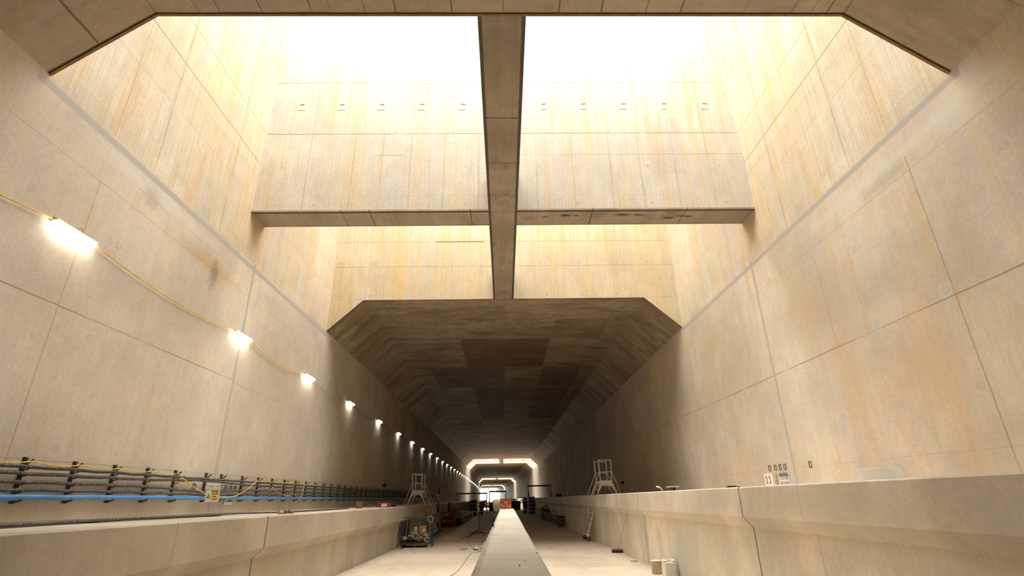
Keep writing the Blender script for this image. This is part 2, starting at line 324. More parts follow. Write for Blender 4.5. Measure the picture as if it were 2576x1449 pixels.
M_walk = concrete('precast_concrete', 'YZ', (.52, .455, .36), stain=(.50, .36, .19), amt=.2, cover=.4, streak=.015, blot=.2, grey=.55, pores=.55, horiz=False,
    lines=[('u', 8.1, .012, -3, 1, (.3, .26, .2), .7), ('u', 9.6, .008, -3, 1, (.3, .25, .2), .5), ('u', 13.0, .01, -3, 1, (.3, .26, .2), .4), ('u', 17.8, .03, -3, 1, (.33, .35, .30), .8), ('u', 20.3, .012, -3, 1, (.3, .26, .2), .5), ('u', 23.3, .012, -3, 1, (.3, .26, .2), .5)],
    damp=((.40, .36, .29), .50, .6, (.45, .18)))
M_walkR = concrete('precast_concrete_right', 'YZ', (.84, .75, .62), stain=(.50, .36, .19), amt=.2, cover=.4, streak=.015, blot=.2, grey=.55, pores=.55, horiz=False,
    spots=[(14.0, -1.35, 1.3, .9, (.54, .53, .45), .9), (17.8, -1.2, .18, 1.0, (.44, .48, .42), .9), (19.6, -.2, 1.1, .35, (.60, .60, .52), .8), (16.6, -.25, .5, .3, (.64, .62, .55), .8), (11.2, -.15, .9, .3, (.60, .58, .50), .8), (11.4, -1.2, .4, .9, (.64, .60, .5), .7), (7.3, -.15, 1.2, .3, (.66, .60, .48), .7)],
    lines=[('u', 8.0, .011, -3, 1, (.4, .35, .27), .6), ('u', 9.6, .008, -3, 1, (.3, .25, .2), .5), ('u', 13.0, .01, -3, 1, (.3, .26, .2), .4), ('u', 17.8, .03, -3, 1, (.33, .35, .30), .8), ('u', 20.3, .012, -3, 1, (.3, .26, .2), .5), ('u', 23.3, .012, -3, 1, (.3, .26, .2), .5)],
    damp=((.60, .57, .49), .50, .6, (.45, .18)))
M_floor = concrete('dusty_floor', 'XY', (.70, .59, .455), stain=(.52, .38, .22), amt=.35, cover=.5, streak=.03, blot=.12, grey=.25, pores=.5, damp=((.46, .36, .23), .56, .5, (.8, .3)))
M_mid = concrete('centre_wall_concrete', 'XY', (.70, .65, .565), stain=(.42, .31, .19), amt=.3, cover=.5, streak=.04, horiz=True, blot=.1, grey=.2, pores=.8, damp=((.36, .29, .2), .56, .5, (3., 1.2)),
    lines=[('u', -.17, .03, -5, 30, (.34, .30, .25), .6)])
M_back = concrete('bounce_cut_dark_concrete', 'XZ', (.20, .18, .15), streak=.1, pores=0)  # for shaft faces out of view, darkened to keep bounced light from the tunnel
M_drk = plain('void_dark', (.02, .018, .015))
# ------------------------------------------------------------------ the box: floor, side walls, roof slabs
ALLY = smp(-34, YEND)
struct('floor', MB().sweep([(-8.8, -2.6), (-8.8, -2.0), (8.9, -2.0), (8.9, -2.6)], ALLY, g), M_floor, 'dusty pale concrete track floor of the tunnel')
def wallprof(x, side, hi=ZH): return [(x, -2.6), (x+side*.9, -2.6), (x+side*.9, hi), (x, hi)]
NEAR = smp(-34, 108)
struct('wall_left', MB().sweep(wallprof(XL, -1), NEAR, cz), M_wallL, 'pale board-marked concrete tunnel wall on the left')
struct('wall_right', MB().sweep(wallprof(XR, 1), NEAR, cz), M_wallR, 'pale ochre-stained concrete tunnel wall on the right')
FARY = smp(108, YEND)
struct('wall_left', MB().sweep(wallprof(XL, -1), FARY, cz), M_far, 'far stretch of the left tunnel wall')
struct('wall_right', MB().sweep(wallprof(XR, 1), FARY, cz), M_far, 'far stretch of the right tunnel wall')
slab = [(XL-.6, ZH), (XL, ZH), (XLC, ZC), (XRC, ZC), (XR, ZH), (XR+.6, ZH), (XR+.6, 9.5), (XL-.6, 9.5)]
cuts = [-34.]+[y for o in OPEN for y in o]+[YEND]
for i in range(0, len(cuts), 2):
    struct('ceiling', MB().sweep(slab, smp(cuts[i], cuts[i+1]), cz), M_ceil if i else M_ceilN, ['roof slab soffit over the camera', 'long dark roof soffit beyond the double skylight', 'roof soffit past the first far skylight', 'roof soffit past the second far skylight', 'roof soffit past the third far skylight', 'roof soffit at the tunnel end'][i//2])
struct('wall_back', MB().box((0, -34.4, 3), (18, .8, 13)), M_wallL, 'bulkhead behind the viewpoint')
# skylight shafts
face = [(XL-.6, ZH), (XL, ZH), (XLC, ZC), (XRC, ZC), (XR, ZH), (XR+.6, ZH), (XR+.6, TOP), (XL-.6, TOP)]
def upto(h, dx=0, dz=0): return [(x+dx, (h if z == TOP else z)+dz) for x, z in face]
struct('wall_shaft_side', MB().box((XL-.45, (Y0+Y1)/2, (ZH+TOP)/2), (.9, Y1-Y0+.02, TOP-ZH)), M_shaftS, 'streaked ochre side wall of the skylight shafts on the left')
struct('wall_shaft_side', MB().box((XR+.45, (Y0+Y1)/2, (ZH+TOP)/2), (.9, Y1-Y0+.02, TOP-ZH)), M_shaftS, 'streaked ochre side wall of the skylight shafts on the right')
struct('wall_shaft_near', MB().prism(upto(TOP, 0, .02), 'Y', Y0-.9, Y0-.01), M_back, 'near wall of the first skylight shaft')
struct('wall_shaft_far', MB().prism(upto(TOP, 0, .02), 'Y', Y1-.012, Y1+.9), M_shaftB, 'far wall of the second skylight shaft above the dark tunnel')
struct('wall_shaft_cross', MB().box(((XL+XR)/2, (YB+YB2)/2, (ZC+.05+TOP)/2), (XR-XL, YB2-YB, TOP-ZC-.05)), M_shaftA, 'board-marked cross wall between the two skylight shafts')
struct('wall_shaft_cross', MB().box(((XL+XR)/2, YB2+.03, (ZC+.12+TOP)/2), (XR-XL, .06, TOP-ZC-.12)), M_back, 'added dark facing on the unseen rear of the cross wall')  # thin slab added out of view to soak up bounce towards the deep tunnel
struct('trim_1', MB().box(((XL+XR)/2, (YB+YB2)/2, ZC+.025), (XR-XL, YB2-YB+.02, .05)), M_cross, 'brown underside of the cross wall with rust marks')
struct('trim_2', MB().prism([(-.43, ZC-.006), (.49, ZC-.006), (.49, ZC+1.3), (-.43, ZC+1.3)], 'Y', Y0-.01, Y1+.01), M_beam, 'long brown concrete beam down the middle of the skylight')
M_lip = plain('raw_slab_edge', (.33, .21, .11), .9)
lip = MB()
for (a, b) in (((XL, ZH), (XLC, ZC)), ((XLC, ZC), (XRC, ZC)), ((XRC, ZC), (XR, ZH))): lip.bar((a[0], Y0-.03, a[1]+.01), (b[0], Y0-.03, b[1]+.01), .05, .05, (0, 1, 0))
struct('trim_3', lip, M_lip, 'raw brown edge of the roof slab at the skylight')
for (a, b) in OPEN[1:]:
    o_ = cx((a+b)/2); z_ = cz((a+b)/2); T2 = 14+z_; hh = T2-ZH-z_
    for sx, x in ((-1, XL), (1, XR)):
        mb = MB(); ys = smp(a, b, 4); n = 4
        mb.sweep([(x, ZH), (x+sx*.9, ZH), (x+sx*.9, 14), (x, 14)], ys, cz)
        struct('wall_shaft_side', mb, M_shaftS, 'side wall of a far skylight shaft')
    struct('wall_shaft_near', MB().prism([(x+cx(a), (14 if z == TOP else z+.02)+cz(a)) for x, z in face], 'Y', a-.9, a-.01), M_back, 'near wall of a far skylight shaft')
    struct('wall_shaft_far', MB().prism([(x+cx(b), (14 if z == TOP else z+.02)+cz(b)) for x, z in face], 'Y', b-.012, b+.9), M_shaftB, 'far wall of a far skylight shaft')
    struct('trim_2', MB().prism([(o_-.43, ZC+z_), (o_+.49, ZC+z_), (o_+.49, ZC+z_+1.3), (o_-.43, ZC+z_+1.3)], 'Y', a-.02, b+.02), M_beam, 'centre beam of a far skylight')
    if a < 130: struct('trim_1', MB().box((o_+.1, (a+b)/2, ZC+z_+1.3), (16, .9, 2.6)), M_cross, 'cross beam of the first far skylight')
# ground outside the far portal
struct('floor', MB().sweep([(-60, -2.6), (-60, -2.0), (60, -2.0), (60, -2.6)], [YEND, YEND+60], g), M_floor, 'bright ground beyond the tunnel mouth')
# raised walkways in precast lengths with open joints
def lengths(first, step, lo=-30., hi=YEND):
    ys = [first]; y = first
    while y > lo: y -= step; ys.insert(0, y)
    y = first
    while y < hi: y += step; ys.append(min(y, hi))
    return ys
PL = [(-8.2, -2.05), (-4.86, -2.05), (-4.86, -1.04), (-4.665, -.86), (-4.665, -.315), (-4.69, -.295), (-8.2, -.295)]
PR = [(8.4, -2.05), (4.45, -2.05), (4.45, -.605), (4.29, -.425), (4.29, .055), (4.315, .075), (8.4, .075)]
for prof, first, nm in ((PL, 11.1, 'left'), (PR, 10.02, 'right')):
    ys = lengths(first, 16.)
    for a, b in zip(ys, ys[1:]):
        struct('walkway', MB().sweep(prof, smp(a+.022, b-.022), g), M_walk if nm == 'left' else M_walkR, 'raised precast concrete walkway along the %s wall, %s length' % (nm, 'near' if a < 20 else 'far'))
    sh = [(x+(.06 if x > 0 else -.06)*(1 if abs(x) < 7 else 0), z-(.03 if z > -.5 else 0)) for x, z in prof]
    for y in ys[1:-1]:
        if -1 < y < 60: struct('trim_4', MB().sweep(sh, [y-.023, y+.023], g), M_drk, 'dark filler in a walkway joint')
# low wall between the tracks
mw = MB(); vs = []
for Y, a, b in ((-3., -.2, .24), (3.2, -.2, .262), (7., -.197, .275), (12., -.187, .30), (20.4, -.17, .335)):
    vs += [(a, Y, -.42), (a+.025, Y, -.4), (b-.025, Y, -.4), (b, Y, -.42), (b, Y, fz(Y)-.1), (a, Y, fz(Y)-.1)]
fs = [(i*6+k, i*6+(k+1) % 6, i*6+6+(k+1) % 6, i*6+6+k) for i in range(4) for k in range(6)]+[(5, 4, 3, 2, 1, 0), (24, 25, 26, 27, 28, 29)]
mw.add(vs, fs); struct('wall_centre', mw, M_mid, 'low concrete wall between the two tracks running away from the viewer')

# ================================================================== things
STEEL = plain('galvanised_steel', (.16, .145, .125), .55, .5, .3, 30)
DARKST = plain('dirty_dark_steel', (.085, .075, .06), .7, .3, .3, 20)
RUBBER = plain('dusty_black_cable', (.10, .09, .08), .7, 0, .35, 22, dirt=((.22, .195, .16), .5))
YEL = plain('yellow_cable', (.72, .50, .06), .5)
BLUE = plain('blue_pipe', (.10, .27, .55), .35, 0, .12, 3)
WHITE = plain('white_plastic', (.78, .77, .74), .5, 0, .05)
BLACK = plain('matt_black', (.02, .02, .02), .6)
ALU = plain('dirty_aluminium', (.80, .76, .66), .5, .1, .12, 25, dirt=((.30, .25, .18), .5))
LENS = plain('lit_diffuser', (.9, .9, .9), .4, emit=((1., .97, .88), 16.))
RED = plain('red_paint', (.50, .025, .02), .5, dirt=((.3, .05, .04), .5))
ORANGE = plain('orange_clip', (.7, .25, .06), .6)
GREEN = plain('dark_green_sign', (.01, .13, .08), .5)
SIGNW = plain('sign_white', (.80, .79, .76), .5, 0, .03)
SIGNY = plain('sign_yellow', (.85, .62, .12), .5, 0, .04)
REDP = plain('sign_red', (.62, .05, .03), .5)
def textmesh(txt, size, name, mat, parent, loc, R, extr=.0015, align='CENTER', bold=0.):
    cu = bpy.data.curves.new(name, 'FONT'); cu.body = txt; cu.size = size; cu.extrude = extr; cu.align_x = align; cu.align_y = 'CENTER'; cu.offset = bold
    t = bpy.data.objects.new(name, cu); COL.objects.link(t)
    bpy.context.view_layer.update()
    me = bpy.data.meshes.new_from_object(t.evaluated_get(bpy.context.evaluated_depsgraph_get()))
    COL.objects.unlink(t); bpy.data.objects.remove(t)
    me.materials.clear(); me.materials.append(mat)
    me.transform(R.to_4x4())
    o = bpy.data.objects.new(name, me); COL.objects.link(o); o.parent = parent; o.location = Vector(loc)-world_loc(parent); return o
# ---- wall lights on the left wall with the yellow cable looped between them
lampY = [8.38, 14.85, 20.5, 26.5, 33., 39.4, 45.6, 51.7, 57.5, 63.6, 69.6, 75.7]
while lampY[-1] < 470: lampY.append(lampY[-1]+6.08)
def lampz(Y): return 4.60 if Y < 21 else 4.60+cz(Y)*1.25
t = thing('wall_light', (XL+cx(lampY[0]), lampY[0], lampz(lampY[0])), 'x', 'wall light', 'wall lights in a row along the left wall')
L0 = Vector(t.location); Rl = rot(0, math.radians(-52), 0)
# local frame of the lens: z axis is the outward normal, pointing out from the wall and down
def LP(x, y, z): return L0+Vector((.085, 0, -.02))+rot(0, math.radians(160), 0) @ Vector((x, y, z))
hb = MB()
def rbox(mb, c, d, bev):
    mb.box(LP(*c), d, rot(0, math.radians(160), 0), bev)
rbox(hb, (0, 0, -.02), (.15, .96, .06), .02); hb.build('housing', WHITE, t)
lb = MB(); rbox(lb, (0, 0, .034), (.145, .94, .062), .022); lb.build('diffuser', LENS, t)
for dy in (-.3, .3): MB().bar(L0+Vector((0, dy, .02)), L0+Vector((.09, dy, .02)), .04, .012).build('bracket', STEEL, t)
c0 = L0+Vector((.05, .12, .10)); MB().torus(c0, .055, .008, 14, 6, rot(0, PI/2, 0)).build('tie_loop', ORANGE, t)
MB().cyl(L0+Vector((.09, -.50, .02)), L0+Vector((.09, -.44, .02)), .022, 10).build('cable_gland', ORANGE, t)
for i, Y in enumerate(lampY):
    o = t if i == 0 else copy_tree(t)
    o.location = (XL+cx(Y), Y, lampz(Y)); o.rotation_euler.z = math.atan(-1.5e-4*max(0, Y-30))*-1
    if i < 16: lb_ = 'lit white batten light, %s of the row along the left wall' % (ORD[i] if i else 'biggest and nearest')
    elif Y < 122: lb_ = 'tiny lit batten light deep in the left row before the first far skylight'
    elif Y < 236: lb_ = 'speck of a wall light between the first and second far skylights'
    elif Y < 352: lb_ = 'speck of a wall light between the second and third far skylights'
    else: lb_ = 'speck of a wall light in the last stretch before the tunnel mouth'
    o['label'] = lb_
cab = [(lampY[i], lampY[i+1]) for i in range(9)]
def looped(a, b, sag, n=22):
    pts = []
    for k in range(n+1):
        q = k/n; Y = a+(b-a)*q
        pts.append((XL+cx(Y)+.05, Y, lampz(a)*(1-q)+lampz(b)*q+.02-sag*4*q*(1-q)))
    return pts
solo('lamp_cable', MB().tube(looped(2.6, lampY[0]-.5, .20)[:], .011, 6), YEL, 'yellow cable coming in from the left edge to the biggest wall light', 'cable', 'cables looped between the wall lights')
for i, (a, b) in enumerate(cab):
    solo('lamp_cable', MB().tube(looped(a+.5, b-.5, .17 if i == 0 else .25), .011, 6), YEL if i < 3 else RUBBER, 'sagging %s cable on the left wall between the %s and %s wall light' % ('yellow' if i < 3 else 'dark', ORD[i], ORD[i+1]), 'cable', 'cables looped between the wall lights')
# ---- cable brackets, cables, blue pipe
bY = [7.9, 8.94, 9.99, 11.03, 12.06, 13.09, 14.45, 15.23, 16.46]
while bY[-1] < 46: bY.append(bY[-1]+1.06)
CZ = [.585, .485, .355, .235, .115]                    # five carrying hooks
def bz(Y): return -.004*max(0, Y-9)
Yb = bY[1]; t = thing('cable_bracket', (XL, Yb, .04), 'x', 'cable bracket', 'steel cable brackets along the left wall')
mb = MB().box((XL+.022, Yb, .375), (.044, .05, .71)); mb.build('rail', DARKST, t)
MB().box((XL+.049, Yb, .700), (.008, .045, .05)).cyl((XL+.04, Yb, .70), (XL+.075, Yb, .70), .016, 6).build('anchor_bolt', STEEL, t)
for z in CZ[:]:
    r = .055 if z == CZ[-1] else .036
    p = [(XL+.04, Yb, z-r-.012), (XL+.09, Yb, z-r-.018)]+[(XL+.115+r*.9*math.sin(a), Yb, z-.01-r*math.cos(a)) for a in (0, .5, 1., 1.4)]
    MB().tube(p, .011, 6).build('hook', STEEL, t)
MB().bar((XL+.04, Yb, .60), (XL+.17, Yb, .69), .035, .012, (0, 1, 0)).build('clip', STEEL, t)
MB().bar((XL+.03, Yb, .03), (XL+.17, Yb, .075), .04, .014, (0, 1, 0)).build('stay', DARKST, t)
for i, Y in enumerate(bY):
    o = t if i == 0 else copy_tree(t)
    o.location = (XL+cx(Y), Y, .04+bz(Y))
    if i == 0: s_ = 'dark steel cable bracket at the very left edge of the picture'
    elif i < 6: s_ = 'dark steel cable bracket carrying the yellow cable, %s inside the picture' % ('first' if i == 1 else ORD[i-1])
    elif i < 8: s_ = 'cable bracket just %s the danger sign' % ('before' if i == 6 else 'behind')
    elif i < 16: s_ = 'cable bracket on the left wall, %s one beyond the danger sign' % ORD[i-7].replace('nearest', 'first')
    else: s_ = 'small cable bracket on the left wall fading into the dark tunnel'
    o['label'] = s_
def wavy(z, seed, dev=0., amp=.012, r=.03, Ya=4.5, Yb_=62., x=.115):
    rn = random.Random(seed); pts = []
    Y = Ya; k = 0
    while Y < Yb_:
        s_ = amp*.6*math.sin(Y*5.9+seed)+rn.uniform(-.003, .003)
        dd = dev*math.exp(-((Y-14.4)/1.6)**2)
        pts.append((XL+cx(Y)+x+rn.uniform(-.01, .01), Y, z+bz(Y)+s_+dd)); Y += .35
    return pts
for i, (z, dev, nm) in enumerate(((.575, .0, 'topmost'), (.475, .055, 'second from the top'), (.345, -.085, 'third from the top'), (.225, -.03, 'lowest'))):
    solo('power_cable', MB().tube(wavy(z, i, dev), .029, 8), RUBBER, 'thick dusty black cable on the left wall hooks, %s' % nm, 'cable', 'thick black cables on the left wall hooks')
solo('water_pipe', MB().tube(wavy(.115, 9, 0, .008, .045, 4.5, 62, .12), .047, 12), BLUE, 'long blue plastic water pipe under the black cables', 'pipe')
# yellow cable hung on the bracket clips, dipping behind the danger sign
yp = []
Ys_ = [4.8, 5.85, 6.9]+bY[:6]
for a, b in zip(Ys_, Ys_[1:]):
    for k in range(6): q = k/6; yp.append((XL+.17, a+(b-a)*q, .66+bz(a)-.045*4*q*(1-q)))
yp += [tuple(on('X', XL+.19, *p)) for p in ((447, 1191), (462, 1205), (485, 1224), (512, 1240), (530, 1248), (552, 1251), (575, 1251), (595, 1247), (625, 1229), (648, 1209))]
last = yp[-1]
yc = [b for b in bY if b > last[1]+.3][:6]
pv = last[1]
for b in yc:
    for k in range(1, 6): q = k/5; yp.append((XL+.17, pv+(b-pv)*q, .655+bz(b)-.05*4*q*(1-q)))
    pv = b
solo('yellow_hook_cable', MB().tube(yp, .0105, 6), YEL, 'bright yellow cable slung from bracket to bracket and dipping behind the danger sign', 'cable')
yp = [tuple(on('X', XL+.21, *p)) for p in ((678, 1258), (679, 1245), (681, 1230), (687, 1226), (693, 1232), (702, 1241), (716, 1246), (727, 1247), (738, 1239), (745, 1248), (752, 1254), (760, 1244), (766, 1219))]
solo('yellow_loose_cable', MB().tube(yp, .0085, 6), YEL, 'thin loose yellow cable looping over the black cables right of the danger sign', 'cable')
# ---- signs on the left
t = thing('danger_sign', (-7.48, 14.2, 0), 'white and yellow danger high voltage sign clipped to the cables on the left wall', 'sign')
fr = MB().add([(-7.67, 14.2, .447), (-7.322, 14.2, .442), (-7.298, 14.2, -.004), (-7.646, 14.2, -.006), (-7.67, 14.206, .447), (-7.322, 14.206, .442), (-7.298, 14.206, -.004), (-7.646, 14.206, -.006)], [(0, 1, 2, 3), (7, 6, 5, 4), (0, 4, 5, 1), (1, 5, 6, 2), (2, 6, 7, 3), (3, 7, 4, 0)])
fr.build('board', SIGNW, t)
def SG(u, v): return Vector((-7.658+.024*(1-v)+u*.334, 14.196, .006+v*.43))
def quad(mb, u0, v0, u1, v1, dy=0., f=None):
    f = f or SG
    a = [f(u0, v0), f(u1, v0), f(u1, v1), f(u0, v1)]; n = (a[1]-a[0]).cross(a[3]-a[0]).normalized()
    a = [p+n*dy for p in a]; b = [p-n*.002 for p in a]
    return mb.add(a+b, [(0, 1, 2, 3), (7, 6, 5, 4), (0, 4, 5, 1), (1, 5, 6, 2), (2, 6, 7, 3), (3, 7, 4, 0)])
quad(MB(), .42, .06, .96, .65).build('yellow_panel', SIGNY, t)
quad(MB(), .02, .665, .98, .675).build('rule', BLACK, t)
lg = MB(); quad(lg, .10, .835, .26, .85); quad(lg, .80, .81, .92, .86); quad(lg, .70, .84, .79, .85); lg.build('logo', plain('logo_grey', (.12, .16, .22)), t)
quad(MB(), .29, .805, .38, .875).build('logo', plain('logo_blue', (.05, .10, .35)), t)
quad(MB(), .43, .82, .55, .86).build('logo', plain('logo_orange', (.55, .28, .12)), t)
quad(MB(), .58, .835, .67, .85).build('logo', plain('logo_pale', (.5, .5, .5)), t)
def tri(mb, c, s_, dy):
    P = [SG(c[0]-s_, c[1]-s_*.42), SG(c[0]+s_, c[1]-s_*.42), SG(c[0], c[1]+s_*.86)]; P = [p+Vector((0, dy, 0)) for p in P]; Q = [p+Vector((0, .002, 0)) for p in P]
    return mb.add(P+Q, [(0, 1, 2), (5, 4, 3), (0, 3, 4, 1), (1, 4, 5, 2), (2, 5, 3, 0)])
tr = tri(MB(), (.215, .28), .175, -.001).build('warning_triangle', BLACK, t)
tri(MB(), (.215, .285), .125, -.003).build('triangle_fill', SIGNY, tr)
bz_ = [(.235, .385), (.17, .285), (.21, .285), (.18, .195), (.255, .305), (.215, .305), (.25, .385)]
P = [SG(*p)+Vector((0, -.005, 0)) for p in bz_]; Q = [p+Vector((0, .001, 0)) for p in P]
MB().add(P+Q, [tuple(range(7)), tuple(range(13, 6, -1))]+[(k, (k+1) % 7, 7+(k+1) % 7, 7+k) for k in range(7)]).build('lightning_bolt', BLACK, tr)
Rs = rot(PI/2, 0, 0)
for tx, v, sz in (('Danger', .565, .062), ('High voltage', .42, .031), ('cables', .28, .036), ('overhead', .14, .036)):
    textmesh(tx, sz, 'lettering', BLACK, t, SG(.69, v)+Vector((0, -.002, 0)), Rs, .001, bold=.0008)
t = thing('exit_sign', (XL, 15.86, .04), 'small green and white fire exit sign half hidden behind the blue pipe', 'sign')
MB().box((XL+.030, 15.86, .04), (.006, .47, .25)).build('board', SIGNW, t)
MB().box((XL+.0345, 15.86, .075), (.003, .43, .165)).build('green_panel', GREEN, t)
ar = MB(); X_ = XL+.038
ar.box((X_, 16.0, .06), (.002, .07, .02)); ar.bar((X_, 15.98, .03), (X_, 16.03, .06), .002, .018, (0, 0, 1)).bar((X_, 15.98, .09), (X_, 16.03, .06), .002, .018, (0, 0, 1))
ar.build('arrow', SIGNW, t)
mn = MB().lathe((X_, 15.87, .118), [(.012, -.001), (.012, .001)], 10, 'X').bar((X_, 15.86, .10), (X_, 15.85, .055), .002, .026, (0, 1, 0)).bar((X_, 15.85, .06), (X_, 15.89, .02), .002, .014, (0, 1, 0)).bar((X_, 15.85, .06), (X_, 15.80, .03), .002, .014, (0, 1, 0)).bar((X_, 15.86, .095), (X_, 15.90, .075), .002, .01, (0, 1, 0)).bar((X_, 15.86, .095), (X_, 15.82, .07), .002, .01, (0, 1, 0))
mn.build('running_figure', SIGNW, t); MB().box((X_, 15.72, .075), (.002, .08, .13)).build('door_mark', SIGNW, t)
# ---- signs on the right wall
t = thing('number_sign', (XR, 16.58, .36), 'white board with red number 11 on the right wall', 'sign')
MB().box((XR-.012, 16.58, .36), (.012, .53, .35)).build('board', SIGNW, t)
def XS(Y): return Vector((XR-.020, Y, .36))
def one(Yc):
    m_ = MB(); x = XR-.020
    m_.box((x, Yc, .365), (.004, .042, .20)).box((x, Yc, .262), (.004, .13, .022)).bar((x, Yc+.01, .455), (x, Yc+.075, .415), .004, .026, (1, 0, 0))
    return m_
one(16.49).build('digit', REDP, t); one(16.69).build('digit', REDP, t)
t = thing('notice_board', (XR, 15.65, .36), 'white notice with dark green header and rows of small coloured marks', 'sign')
MB().box((XR-.012, 15.65, .36), (.012, .56, .335)).build('board', SIGNW, t)
DG = plain('notice_green', (.06, .14, .13), .6, 0, .5, 60, dirt=((.5, .5, .45), .8))
MB().box((XR-.0195, 15.65, .468), (.004, .52, .105)).build('header', DG, t)
NAVY = plain('notice_navy', (.04, .05, .12)); MAR = plain('notice_maroon', (.40, .10, .08))
for r_, z in enumerate((.365, .25)):
    for k in range(6):
        MB().box((XR-.0195, 15.86-k*.084, z), (.004, .034, .078)).build('mark', NAVY if (k > 3 or r_ and k != 2) else MAR, t)
solo('torn_sign_remnant', MB().box((XR-.004, 16.12, .36), (.006, .16, .30)).box((XR-.006, 16.19, .30), (.008, .03, .16)), plain('old_glue', (.40, .28, .16), .8, 0, .4, 25, dirt=((.6, .5, .36), .8)), 'brown torn remains of a poster between the number 11 and the notice', 'poster')
def socket(x, Y, z, lab, grp):
    s_ = -1 if x > 0 else 1; m_ = MB()
    for dy in (-.055, .055): m_.box((x+s_*.006, Y+dy, z), (.014, .014, .15))
    for dz in (-.07, .07): m_.box((x+s_*.006, Y, z+dz), (.014, .12, .014))
    return solo('cast_in_box', m_, DARKST, lab, 'wall fitting', grp)
for i, Y in enumerate((16.41, 16.06, 15.78, 15.50)):
    socket(XR, Y, .68, 'small dark rectangular cast-in box above the number sign, %s of four from the left' % ('first', 'second', 'third', 'fourth')[i], 'cast-in boxes above the right signs')
socket(XR, 14.18, .67, 'single dark rectangular cast-in box right of the grey wall joint', 'cast-in boxes above the right signs')
for i, p in enumerate(((488, 1224), (568, 1227), (580, 1228), (591, 1229))):
    q = on('X', XL+.01, *p); socket(XL, q.y, q.z, 'dark rectangular cast-in box behind the black cables, %s from the left' % ('first', 'second', 'third', 'fourth')[i], 'cast-in boxes behind the left cables')
# small cameras / junction balls on both walls
for x, Y, z, lab in ((XL, 35.6, .81, 'small black camera on the dark left wall'), (XR, 36.9, .77, 'small black camera on the right wall above the ladder')):
    s_ = 1 if x < 0 else -1
    t = thing('wall_camera', (x, Y, z), lab, 'camera')
    MB().cyl((x, Y, z), (x+s_*.06, Y, z), .03, 8).build('mount', BLACK, t)
    MB().lathe((x+s_*.13, Y, z), [(.02, -.10), (.10, -.07), (.125, 0), (.10, .07), (.02, .10)], 12).build('body', BLACK, t)
    MB().bar((x+s_*.05, Y+.1, z+.02), (x+s_*.05, Y+.75, z+.28), .02, .02).build('lead', BLACK, t)

